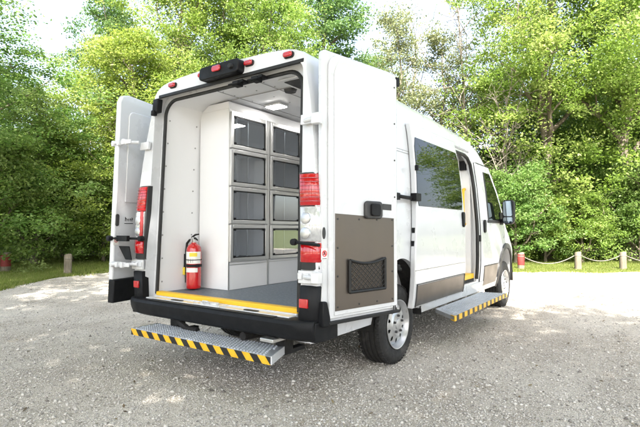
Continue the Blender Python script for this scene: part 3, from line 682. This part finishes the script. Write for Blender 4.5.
for (ya,yb) in cols:
    for (za,zb) in rows:
        fr=MB(); w=.034
        fr.box(XF+.001,XF+.022,ya,ya+w,za,zb); fr.box(XF+.001,XF+.022,yb-w,yb,za,zb); fr.box(XF+.001,XF+.0215,ya+w,yb-w,za,za+w); fr.box(XF+.001,XF+.0215,ya+w,yb-w,zb-w,zb)
        F=cpart('cage_door',fr,'steel',bevel=.003)
        ir=MB(); a,b,c,d_=ya+w,yb-w,za+w,zb-w; q=.010
        ir.box(XF+.004,XF+.016,a,b,c,c+q); ir.box(XF+.004,XF+.016,a,b,d_-q,d_); ir.box(XF+.004,XF+.016,a,a+q,c+q,d_-q); ir.box(XF+.004,XF+.016,b-q,b,c+q,d_-q)
        cpart('pane_gasket',ir,'rubber',F)
        cpart('pane',MB().box(XF+.008,XF+.011,a+q,b-q,c+q,d_-q),'pane',F)
        br=MB(); ym=(a+b)/2; br.box(XF-.02,XF-.012,ym-.007,ym+.007,c,d_)
        for yy in (a+.08,): br.tube([(XF-.03,yy,c),(XF-.03,yy,d_)],.006,6)
        cpart('wire_grille',br,'steel',F)
        cc=MB()
        for yy in (a+.004,b-.034):
            for z_ in (c+.002,d_-.022): cpart('corner_clip',MB().box(XF+.012,XF+.024,yy,yy+.030,z_,z_+.02),'plastic',F,bevel=.002)
# ------------------------------------------------------------------ FIRE EXTINGUISHER
fe=empty('fire_extinguisher',(-.70,.41,.609)); tag(fe,'red fire extinguisher with black hose strapped upright on the grey floor inside the van','fire extinguisher')
c=MB(); c.lathe([(0.0005,.012),(.062,.012),(.068,.02),(.069,.05),(.069,.37),(.064,.395),(.050,.415),(.030,.428),(.024,.432),(.024,.44),(.0005,.44)],(0,0,0),'Z',36); part('cylinder',c,'ext_red',fe,0,50)
lb=MB(); k=20; vs=[]
for z in (.245,.355):
    for i in range(k+1):
        a=R(-130+150*i/k); vs.append((.0700*math.cos(a),.0700*math.sin(a),z))
lb.add(vs,[(i,i+1,k+2+i,k+1+i) for i in range(k)])
L=part('label',lb,'label',fe)
lb=MB(); vs=[]
for z in (.31,.345):
    for i in range(6):
        a=R(-75+60*i/5); vs.append((.0706*math.cos(a),.0706*math.sin(a),z))
lb.add(vs,[(i,i+1,7+i,6+i) for i in range(5)]); part('label_band',lb,'gauge',L)
tx=MB()
for z in (.255,.263,.271,.279,.287):
    vs=[(.0708*math.cos(R(t)),.0708*math.sin(R(t)),zz) for zz in (z,z+.003) for t in (-105,-85,-65,-45)]; tx.add(vs,[(i,i+1,5+i,4+i) for i in range(3)])
part('label_text',tx,'ink',L)
lb=MB(); vs=[]
for z in (.165,.205):
    for i in range(k+1):
        a=R(-120+110*i/k); vs.append((.0700*math.cos(a),.0700*math.sin(a),z))
lb.add(vs,[(i,i+1,k+2+i,k+1+i) for i in range(k)]); part('label',lb,'label',fe)
b=MB(); b.lathe([(.0705,.213),(.074,.213),(.074,.238),(.0705,.238)],(0,0,0),'Z',36); b.lathe([(.0705,.275),(.073,.275),(.073,.283),(.0705,.283)],(0,0,0),'Z',36); b.box(-.105,.0,.03,.06,.01,.40); b.box(.05,.085,-.03,.0,.212,.24); b.box(-.108,-.075,-.03,.03,.205,.33)
part('strap_bracket',b,'plastic',fe,.003)
vl=MB(); vl.lathe([(.020,.44),(.022,.465),(.014,.475),(.0005,.475)],(0,0,0),'Z',16); vl.box(-.012,.012,-.02,.02,.455,.49); part('valve',vl,'steel',fe,.003)
hn=MB(); hn.tube([(-.02,0,.478),(.03,-.01,.480),(.085,-.03,.462)],[.008,.009,.006],8); hn.tube([(-.03,0,.487),(.03,-.01,.512),(.10,-.03,.518)],[.009,.009,.006],8); part('squeeze_handle',hn,'plastic',fe)
hs=MB(); hs.tube([(-.015,0,.462),(-.05,-.01,.462),(-.082,-.015,.43),(-.092,-.015,.36),(-.095,-.012,.2),(-.092,-.01,.06)],[.010,.011,.011,.011,.011,.014],10); part('hose',hs,'rubber',fe)
tg=MB().box(-.112,-.083,-.038,-.033,.135,.205); part('inspection_tag',tg,'gauge',fe)
gg=MB(); gg.lathe([(.0005,-.03),(.014,-.03),(.015,-.02)],(.0,0,.457),'Y',14); part('pressure_gauge',gg,'steel',fe)
# ------------------------------------------------------------------ GROUND
CX,CY=2.814,-2.527
def pol(phi,r): a=R(phi); return (CX-r*math.sin(a),CY+r*math.cos(a))
def Rg(phi): # distance to the gravel edge
    return float(np.interp(phi,[-40,-12,0,5,12,22,40,52,58,64,69,76,90,120],[28,20,16.0,14.9,14.2,14.0,14.6,14.4,14.2,13.1,11.2,9.6,9.5,10]))
g=MB(); n=40; S=260
vs=[(-S+2*S*i/n,-S+2*S*j/n,0) for i in range(n+1) for j in range(n+1)]
g.add(vs,[(i*(n+1)+j,(i+1)*(n+1)+j,(i+1)*(n+1)+j+1,i*(n+1)+j+1) for i in range(n) for j in range(n)]); tag(part('ground',g,'soil'),kind='structure')
gv=MB(); P=[]
for phi in np.arange(-40,120.1,.5):
    r=Rg(phi)+.22*math.sin(phi*.9)+.14*math.sin(phi*2.7+1)+.10*random.uniform(-1,1); P.append(pol(phi,r))
P+=[(-16,-22),(22,-22),(26,10)]
gv.add([(a,b,.004) for a,b in P],[tuple(range(len(P)))]); tag(part('gravel_lot',gv,'gravel'),kind='structure')
def rawmesh(name,V,F,mat,rnd=None,k=4):
    me=bpy.data.meshes.new(name); nv=len(V); nf=len(F)
    me.vertices.add(nv); me.vertices.foreach_set('co',np.asarray(V,np.float32).ravel())
    me.loops.add(nf*k); me.loops.foreach_set('vertex_index',np.asarray(F,np.int32).ravel())
    me.polygons.add(nf); me.polygons.foreach_set('loop_start',np.arange(0,nf*k,k,dtype=np.int32)); me.polygons.foreach_set('loop_total',np.full(nf,k,np.int32))
    if rnd is not None:
        a=me.attributes.new('rnd','FLOAT','POINT'); a.data.foreach_set('value',np.asarray(rnd,np.float32))
    me.update(); me.materials.append(M[mat]); return me
# loose stones
def stones(n):
    phi=np.radians(rng.uniform(-6,76,n)); r=2.0+ (rng.random(n)**1.4)*10.5
    x=CX-r*np.sin(phi); y=CY+r*np.cos(phi)
    s=rng.lognormal(math.log(.0046),.5,n).clip(.0022,.022)
    base=np.array([(1,0,0),(0,1,0),(-1,0,0),(0,-1,0),(0,0,1),(0,0,-1)],float)
    V=base[None]*rng.uniform(.6,1.15,(n,6,1)); V=V+rng.uniform(-.25,.25,(n,6,3)); V[:,:,2]*=.62
    a=rng.uniform(0,2*PI,n); ca,sa=np.cos(a)[:,None],np.sin(a)[:,None]
    X=V[:,:,0]*ca-V[:,:,1]*sa; Y=V[:,:,0]*sa+V[:,:,1]*ca
    W=np.stack([X*s[:,None]+x[:,None],Y*s[:,None]+y[:,None],V[:,:,2]*s[:,None]+(.004+s*.25)[:,None]],-1)
    tri=np.array([(0,1,4),(1,2,4),(2,3,4),(3,0,4),(1,0,5),(2,1,5),(3,2,5),(0,3,5)])
    F=(np.arange(n)[:,None,None]*6+tri[None]).reshape(-1,3)
    return rawmesh('loose_gravel',W.reshape(-1,3),F,'stone',np.repeat(rng.random(n),6),3)
o=link(bpy.data.objects.new('loose_gravel',stones(230000))); tag(o,'loose pale grey gravel chips scattered over the parking lot','gravel',kind='stuff')
def fallen(n):
    phi=np.radians(rng.uniform(-6,76,n)); r=2.2+rng.random(n)**1.1*11; x=CX-r*np.sin(phi); y=CY+r*np.cos(phi)
    s=rng.uniform(.008,.022,n)[:,None]; a=rng.uniform(0,2*PI,n); t=np.stack([np.cos(a),np.sin(a),rng.normal(0,.25,n)],-1); b=np.stack([-np.sin(a),np.cos(a),rng.normal(0,.3,n)],-1); P=np.stack([x,y,rng.uniform(.012,.022,n)],-1)
    V=np.stack([P-t*s,P+b*s*.5,P+t*s,P-b*s*.5],1).reshape(-1,3)
    return rawmesh('fallen_leaves',V,np.arange(4*n).reshape(-1,4),'dry_leaf',np.repeat(rng.random(n),4),4)
M['dry_leaf']=leafmat('dry_leaf',(.08,.06,.035),(.16,.12,.065),(.22,.18,.09),.1)
o=link(bpy.data.objects.new('fallen_leaves',fallen(700))); tag(o,'small dry leaves and bits scattered over the gravel','fallen leaves',kind='stuff')
# grass
def grass(n):
    phi=rng.uniform(-8,76,n); rg=np.interp(phi,[-40,-12,0,5,12,22,40,52,58,64,69,76,90,120],[28,20,16.0,14.9,14.2,14.0,14.6,14.4,14.2,13.1,11.2,9.6,9.5,10])
    r=rg-.35+rng.random(n)**1.25*8.5; r+=.22*np.sin(phi*.9)
    a=np.radians(phi); x=CX-r*np.sin(a); y=CY+r*np.cos(a)
    # patchiness near the edge
    keep=(rng.random(n)<np.clip((r-rg+.45)*1.4+.5*np.sin(x*2.3)*np.sin(y*1.9),.05,1)); x,y=x[keep],y[keep]; n=len(x)
    h=rng.uniform(.03,.085,n)*(1+.4*np.sin(x*.7)*np.sin(y*.9)); w=rng.uniform(.006,.011,n); t=rng.uniform(0,2*PI,n); l=rng.uniform(0,.05,n); t2=rng.uniform(0,2*PI,n)
    c,s=np.cos(t)*w,np.sin(t)*w; z=np.zeros(n)
    V=np.stack([np.stack([x-c,y-s,z],-1),np.stack([x+c,y+s,z],-1),np.stack([x+l*np.cos(t2),y+l*np.sin(t2),h],-1)],1).reshape(-1,3)
    return rawmesh('grass',V,np.arange(3*n).reshape(-1,3),'grass',np.repeat(rng.random(n),3),3)
o=link(bpy.data.objects.new('grass',grass(420000))); tag(o,'mown green grass along the edge of the gravel','grass',kind='stuff')
# ------------------------------------------------------------------ POSTS AND ROPE
def post(x,y,h,r,red=False):
    p=empty('bollard',(x,y,0)); 
    mb=MB(); k=14; prof=[(r*1.04,-.05),(r*1.02,.1),(r,h*.5),(r*.98,h-.03),(r*.88,h-.005),(r*.5,h+.004),(.0005,h+.006)]
    mb.lathe(prof,(0,0,0),'Z',k)
    mb.v=[(a*(1+.05*math.sin(3*math.atan2(b,a))),b,c+ (.02*a/r if c>h*.8 else 0)) for a,b,c in mb.v]
    part('shaft',mb,'post',p)
    if red:
        q=MB(); q.lathe([(r*1.06,h*.30),(r*1.07,h*.35),(r*1.05,h*.9),(r*1.03,h-.045)],(0,0,0),'Z',k); part('painted_band',q,'post_red',p)
    ey=MB(); ey.lathe([(r*1.01,h*.78),(r*1.06,h*.785),(r*1.06,h*.815),(r*1.01,h*.82)],(0,0,0),'Z',k); part('rope_ring',ey,'rope',p)
    return p
bp_=[(( -.26,11.9),.50,.092,True,'faded red painted wooden bollard just ahead of the van front wheel'),
     ((1.08,12.87),.52,.092,False,'pale grey wooden bollard between two ropes, next after the red one'),
     ((2.14,13.65),.52,.092,False,'pale grey wooden bollard at the far right, third from the van'),
     ((-9.35,3.6),.52,.092,False,'weathered grey wooden bollard standing alone on the grass left of the van')]
for (xy,h,r,red,lab) in bp_: tag(post(*xy,h,r,red),lab,'bollard','wooden bollards round the gravel lot')
q=post(-11.45,3.0,.52,.12,True); tag(q,'dark red wooden bollard cut by the left edge of the photo','bollard','wooden bollards round the gravel lot')
def rope(a,b,sag,lab):
    a=Vector(a); b=Vector(b); o=a.copy(); pts=[(a+(b-a)*t-Vector((0,0,sag*4*t*(1-t)))-o) for t in np.linspace(0,1,17)]
    r=part('rope',MB().tube(pts,.011,8),'rope'); r.location=o; tag(r,lab,'rope','ropes hung between bollards')
rope((-.17,11.97,.36),(.99,12.80,.41),.20,'sagging pale rope between the red bollard and the first grey one')
rope((1.17,12.93,.41),(2.06,13.59,.41),.15,'sagging pale rope between the two grey bollards at right')
rope((2.22,13.70,.41),(3.5,14.55,.41),.18,'pale rope running out of the photo from the rightmost bollard')
# ------------------------------------------------------------------ TREES
def branch_tubes(rs,H,r0,spread,n_limbs,first=.25,up=.8,curve=.25,k=7,subs=5,lean=(0,0)):
    """returns MB of trunk + limbs and limb tips"""
    mb=MB(); tips=[]
    nseg=9; tp=[Vector((0,0,-.1))]
    for i in range(1,nseg+1):
        t=i/nseg; tp.append(Vector((lean[0]*t*H+rs.uniform(-.12,.12)*H*.06*i**.5,lean[1]*t*H+rs.uniform(-.12,.12)*H*.06*i**.5,H*.93*t)))
    rad=[r0*(1-.9*(i/nseg))**.85+.012 for i in range(nseg+1)]; rad[0]*=1.35
    mb.tube(tp,rad,9)
    for l in range(n_limbs):
        t=first+(1-first)*(l+rs.random())/n_limbs; i=min(nseg-1,int(t*nseg)); f=t*nseg-i; b=tp[i].lerp(tp[i+1],f); rb=(rad[i]*(1-f)+rad[i+1]*f)*.6
        az=l*2.4+rs.uniform(-.5,.5); L=spread*(1-.55*(t-first)/(1-first))*rs.uniform(.7,1.1)
        d=Vector((math.cos(az),math.sin(az),up*rs.uniform(.5,1.3))).normalized(); p=b.copy(); pts=[p.copy()]; seg=6
        for s_ in range(seg):
            d=(d+Vector((rs.uniform(-1,1),rs.uniform(-1,1),rs.uniform(-.4,1.0)))*curve).normalized(); p=p+d*L/seg; pts.append(p.copy())
        mb.tube(pts,[rb*(1-.85*q/seg)+.006 for q in range(seg+1)],k-1); tips.append(pts[-1])
        for q in range(subs):
            j=rs.randint(2,seg); b2=pts[j].copy(); d2=Vector((rs.uniform(-1,1),rs.uniform(-1,1),rs.uniform(-.2,1))).normalized(); L2=L*rs.uniform(.25,.5); pp=[b2]
            for s_ in range(4):
                d2=(d2+Vector((rs.uniform(-1,1),rs.uniform(-1,1),rs.uniform(-.3,.6)))*curve).normalized(); pp.append(pp[-1]+d2*L2/4)
            mb.tube(pp,[rb*.38*(1-.8*w/4)+.004 for w in range(5)],5); tips.append(pp[-1])
    return mb,tips
def leaves(name,centers,rad,n_per,size,mat,seed,flat=.6,up=.6):
    g=np.random.default_rng(seed); C=np.array(centers); m=len(C); cnt=g.poisson(n_per*np.clip(g.lognormal(0,.35,m),.4,2.2)); idx=np.repeat(np.arange(m),cnt); n=len(idx)
    crad=rad*g.uniform(.6,1.35,m)
    # each clump = several sprays, so gaps show
    ns=7; sp=g.normal(0,1,(m,ns,3)); sp/=np.linalg.norm(sp,axis=2,keepdims=True); sp*=g.uniform(.35,1.0,(m,ns,1))
    sj=g.integers(0,ns,n)
    P=sp[idx,sj]*crad[idx,None]; P[:,2]*=flat; P+=g.normal(0,1,(n,3))*(crad[idx,None]*.26)*np.array([1,1,.5]); P+=C[idx]
    # orientation
    nr=g.normal(0,1,(n,3))*.75; nr[:,2]+=up+.3; nr/=np.linalg.norm(nr,axis=1,keepdims=True)
    t=g.normal(0,1,(n,3)); t-=nr*(t*nr).sum(1)[:,None]; t/=np.linalg.norm(t,axis=1,keepdims=True); b=np.cross(nr,t)
    s=size*g.uniform(.6,1.35,n)[:,None]
    V=np.stack([P-t*s*.5,P+b*s*.30-t*s*.05-nr*s*.06,P+t*s*.5-nr*s*.12,P-b*s*.30-t*s*.05-nr*s*.06],1).reshape(-1,3)
    r=np.clip(.5+.22*g.normal(0,1,m)[idx]+.25*g.normal(0,1,n),0,1)
    return rawmesh(name,V,np.arange(4*n).reshape(-1,4),mat,np.repeat(r,4),4)
def crown_centers(rs,H,zlo,W,n,shape='round',tips=()):
    C=[]
    for i in range(n):
        t=rs.random()**.85; z=zlo+(H-zlo)*t
        if shape=='round': w=W*math.sqrt(max(.02,1-(2*t-.85)**2*.82 if t>.4 else 1-(.42-t)**2*1.6))
        elif shape=='tall': w=W*(1-t)**.55*(.75+.35*math.sin(t*9+rs.random()))+.25
        else: w=W*(1-t*.85)**.8+.2
        a=rs.uniform(0,2*PI); lob=1+.24*math.sin(3*a+z*.9)+.16*math.sin(5*a-z*1.7)
        q=w*lob*math.sqrt(rs.uniform(.22,1.0)); C.append((q*math.cos(a),q*math.sin(a),z+rs.uniform(-.25,.25)))
    for t in tips: C.append(tuple(t))
    return C
def proto(seed,H,zlo,W,ncl,shape,leaf,per=205,size=.115,crad=.75,limbs=16,first=.2,r0=.2,bark='bark',up=.8,spread=None):
    rs=random.Random(seed); mb,tips=branch_tubes(rs,H,r0,spread or W,limbs,first,up)
    tm=mb.mesh('trunk',[M[bark]],60); C=crown_centers(rs,H,zlo,W,ncl,shape,[t for t in tips if t.z>zlo])
    return tm,leaves('crown',C,crad,per,size,leaf,seed)
PR={}
PR['oak']=proto(1,12.5,1.6,3.5,150,'round','leaf_mid')
PR['oak2']=proto(2,12.5,1.2,3.8,170,'round','leaf_mid',size=.105)
PR['lime']=proto(3,12.5,1.2,3.8,180,'round','leaf_bright',size=.095,per=330)
PR['lime2']=proto(4,12.0,.8,3.4,160,'round','leaf_bright',size=.105)
PR['dark']=proto(5,13.5,.8,3.0,190,'tall','leaf_dark',per=170,size=.12,crad=.65)
PR['thin']=proto(6,12.5,2.5,2.3,46,'tall','leaf_grey',per=95,size=.11,crad=.6,limbs=18,r0=.12,bark='bark_pale')
PR['open']=proto(8,12.5,3.0,3.4,66,'round','leaf_dark',per=110,size=.13,crad=.7,limbs=20,r0=.2)
PR['bush']=proto(9,2.6,.15,1.7,60,'low','leaf_bright',per=200,size=.08,crad=.42,limbs=9,first=.05,r0=.05)
PR['bush2']=proto(10,3.2,.15,1.9,70,'low','leaf_mid',per=200,size=.08,crad=.45,limbs=9,first=.05,r0=.05)
PR['bush3']=proto(12,3.6,.2,1.8,70,'low','leaf_mid',per=190,size=.085,crad=.45,limbs=9,first=.05,r0=.05)
def bare(seed,H,r0=.07):
    rs=random.Random(seed); mb,tips=branch_tubes(rs,H,r0*.75,H*.36,17,.22,1.7,.22,5,9)
    for t in tips[::2]: mb.tube([t,t+Vector((rs.uniform(-.3,.3),rs.uniform(-.3,.3),rs.uniform(.1,.5)))*.9],[.006,.002],4)
    return mb.mesh('trunk',[M['bark_pale']],60),None
PR['bare']=bare(21,6.5,.055); PR['bare2']=bare(22,12.5,.09)
def plant(kind,phi,r,s=1,zs=None,rot=None,label=None,cat='tree',group=None,name=None):
    x,y=pol(phi,r); return plant_xy(kind,x,y,s,zs,rot,label,cat,group,name)
def plant_xy(kind,x,y,s=1,zs=None,rot=None,label=None,cat='tree',group=None,name=None):
    tm,lm=PR[kind]; e=empty(name or {'bush':'bush','bus':'bush'}.get(kind[:4].rstrip('0123456789'),'bare_tree' if kind[:4]=='bare' else 'leafy_tree'),(x,y,0))
    e.rotation_euler=(0,0,rot if rot is not None else random.uniform(0,6.28)); e.scale=(s,s,zs or s)
    link(bpy.data.objects.new('trunk' if cat=='tree' else 'stem',tm),e)
    if lm: link(bpy.data.objects.new('crown' if cat=='tree' else 'foliage',lm),e)
    return tag(e,label,cat,group)
T='trees lining the gravel lot'
# u in photo -> phi = 35.1 - atan((u-320)/470)
def U(u): return 35.13-math.degrees(math.atan((u-320)/469.93))
front=[('oak2',-55,15.5,.85,.60,'dark green leafy tree filling the left edge of the photo'),
 ('oak',36,18.0,.6,.46,'low mid green tree in the notch of sky near the left edge'),
 ('open',108,21,.74,.84,'open crowned dark limbed tree rising against the sky at upper left'),
 ('lime2',128,18.0,.8,.68,'yellow green tree standing directly behind the open left rear door'),
 ('lime',178,20.5,1.0,1.02,'bright yellow green tree above the left end of the van roof'),
 ('oak2',235,22,1.0,1.1,'broad green tree above the roof marker lamps of the van'),
 ('lime2',268,19.5,.8,.98,'yellow green tree above the black camera housing'),
 ('dark',325,21.5,1.05,.94,'dense dark green tree rising behind the open right rear door'),
 ('oak',372,24,.75,.80,'mid green tree just right of the open right rear door'),
 ('thin',400,20,.9,.84,'sparse grey green tree over the van roof with its thin pale trunk showing'),
 ('thin',445,21,.9,.78,'thin leafed tree left of the bare twigs above the cab'),
 ('lime',548,20.0,1.08,1.1,'tall yellow green tree right of the van cab with spreading limbs'),
 ('lime',628,20.5,1.05,1.1,'tall yellow green tree at the right edge of the photo'),
 ('oak2',500,24,.85,.70,'mid green tree behind the bare pale branches beside the cab')]
for k,u,r,s,z,lab in front: plant(k,U(u),r,s,z,label=lab,group=T)
plant('bare',U(506),18.0,1.0,.98,label='leafless pale branched tree beside the van mirror',group='bare trees among the green ones',cat='tree')
plant('bare2',U(466),20.5,1.0,1.0,label='tall leafless tree reaching into the sky above the cab roof',group='bare trees among the green ones')
plant('bare2',U(412),22.5,.9,.95,label='bare twigged tree against the sky right of the open rear door',group='bare trees among the green ones')
# trees further back
kinds=['oak','lime','oak2','dark','oak','lime2','dark','oak2']
i=0
for phi in np.arange(-7,83,5.0):
    u=320+470*math.tan(R(35.13-phi)); 
    sc2=.70
    if 5<u<125: sc2=.33
    elif 345<u<520: sc2=.46
    plant(kinds[i%8],phi+random.uniform(-1,1),25.5+random.uniform(-1,2.5),1.0,sc2*random.uniform(.92,1.05),label='green tree standing further back in the wood behind the front row',group='trees further back in the wood'); i+=1
for phi in np.arange(-5,80,6.0):
    u=320+470*math.tan(R(35.13-phi)); sc2=.82
    if 5<u<130: sc2=.33
    elif 345<u<525: sc2=.48
    plant(kinds[(i*3)%8],phi+random.uniform(-1,1),33+random.uniform(-1,2.5),1.15,sc2*random.uniform(.92,1.08),label='green tree standing further back in the wood behind the front row',group='trees further back in the wood'); i+=1
# bushes along the edge
bl=[('bush3',-8,15.2,1.0,'dark bush at the left edge behind the dark red bollard'),('bush2',38,17.6,1.0,'mid green bush left of the lone grey bollard'),('bush3',72,18.2,1.1,'dark bush right behind the lone grey bollard'),
 ('bush2',104,18.0,1.0,'green bush beside the folded left rear door'),('bush2',140,18.5,1.1,'green bush mostly behind the left rear lamp'),
 ('bush2',515,17.2,.95,'green bush behind the side mirror'),('bush',545,18.2,.78,'bright green bush between the red bollard and the first grey bollard'),('bush',582,18.4,.82,'bright green bush right behind the middle grey bollard'),
 ('bush3',612,20.5,1.0,'dark bush between the two grey bollards at right'),('bush2',640,20.0,1.0,'mid green bush at the right edge of the photo'),
 ('bush3',530,20.5,1.15,'tall dark bush behind the red bollard'),('bush3',565,21.0,1.2,'tall dark bush under the yellow green tree')]
for k,u,r,s,lab in bl: plant(k,U(u),r,s,s,label=lab,cat='bush',group='bushes along the edge of the wood',name='bush')
i=0
for phi in np.arange(-4,80,3.2):
    plant(['bush3','bush2'][i%2],phi,21.8+random.uniform(-.7,.9),1.15,1.15*random.uniform(.9,1.25),label='dark shrub in the shade under the trees',cat='shrub',group='shrubs under the trees',name='shrub'); i+=1
# shade trees behind the photographer (their crowns throw the dappled shade)
SUN_AZ=Vector((.55,-.835,0)).normalized(); SUN_EL=50
sh=[('oak2',5.9,-2.2,1.0,.95),('oak',.5,-8.2,1.1,.95),('oak2',-5.2,-3.6,1.0,.95),('oak',6.6,-8.4,1.1,1.0),('lime',-4.2,-9.0,1.05,1.0),('oak',9.6,-.6,.72,.8),('oak',-8.8,-.9,.95,.9),('oak2',2.2,-5.3,.7,.98)]
for k,x,y,s,z in sh:
    pass
# raised-crown shade trees: own meshes with a clear stem
def shade(seed): 
    rs=random.Random(seed); H=12.5; mb,tips=branch_tubes(rs,H,.24,4.0,16,.5,.5)
    C=[c for c in crown_centers(rs,H,6.6,4.1,135,'round',[t for t in tips if t.z>6.2][::2])]
    return mb.mesh('trunk',[M['bark']],60),leaves('crown',C,.85,120,.15,'leaf_mid',seed)
PR['shade']=shade(31); PR['shade2']=shade(32)
sl=[('shade',6.6,-4.9,1.0,'tall shade tree to the right of the photographer'),('shade2',.6,-8.4,1.1,'tall shade tree behind the photographer'),('shade',-5.4,-4.2,1.05,'tall shade tree off to the left of the photo'),
 ('shade2',7.2,-9.0,1.1,'tall shade tree far behind and right of the photographer'),('shade',-5.2,-10.5,1.1,'tall shade tree far behind and left of the photographer'),('shade2',2.6,-5.2,.9,'slender shade tree just behind the photographer')]
sl+=[('shade2',13.2,4.6,1.0,'shade tree well off to the right of the van'),('shade',14.5,11.5,1.05,'shade tree off to the right ahead of the van'),('shade2',13.8,-2.6,1.0,'shade tree off to the right behind the van')]
for k,x,y,s,lab in sl: plant_xy(k,x,y,s,label=lab)
# ------------------------------------------------------------------ LIGHT, SKY, CAMERA
w=bpy.data.worlds.new('World'); sc.world=w; w.use_nodes=True; nt=w.node_tree; bg=nt.nodes['Background']
sky=nt.nodes.new('ShaderNodeTexSky'); sky.sky_type='NISHITA'; sky.sun_disc=False; sky.sun_elevation=R(SUN_EL); sky.sun_rotation=math.atan2(SUN_AZ.x,SUN_AZ.y); sky.air_density=1.0; sky.dust_density=3.5; sky.ozone_density=.6
hz_=nt.nodes.new('ShaderNodeHueSaturation'); hz_.inputs['Saturation'].default_value=.68; nt.links.new(sky.outputs[0],hz_.inputs['Color']); nt.links.new(hz_.outputs[0],bg.inputs[0]); bg.inputs[1].default_value=.12
sl_=bpy.data.lights.new('sun','SUN'); sl_.energy=5; sl_.angle=R(.53); sl_.color=(1,.95,.87); so=link(bpy.data.objects.new('sun',sl_))
d=Vector((SUN_AZ.x*math.cos(R(SUN_EL)),SUN_AZ.y*math.cos(R(SUN_EL)),math.sin(R(SUN_EL)))); so.rotation_euler=d.to_track_quat('Z','Y').to_euler(); so.location=(0,0,30)
cam=bpy.data.cameras.new('camera'); co=link(bpy.data.objects.new('camera',cam)); sc.camera=co
ya,pi_,ro=.6131,.0324,.0014
fw=Vector((-math.sin(ya)*math.cos(pi_),math.cos(ya)*math.cos(pi_),math.sin(pi_))); r_=Vector((math.cos(ya),math.sin(ya),0)); u_=r_.cross(fw)
r2=r_*math.cos(ro)+u_*math.sin(ro); u2=-r_*math.sin(ro)+u_*math.cos(ro)
co.matrix_world=Matrix.Translation((2.8139,-2.5272,1.179)) @ Matrix((r2,u2,-fw)).transposed().to_4x4()
cam.lens=469.93/640*36; cam.sensor_width=36; cam.clip_end=1000; cam.clip_start=.05
vs_=sc.view_settings; vs_.view_transform='Standard'; vs_.look='None'; vs_.gamma=1; vs_.use_curve_mapping=False; vs_.exposure=2.38
sc.render.engine='CYCLES'; sc.cycles.max_bounces=7; sc.cycles.diffuse_bounces=4; sc.cycles.glossy_bounces=3; sc.cycles.transmission_bounces=4; sc.cycles.transparent_max_bounces=12
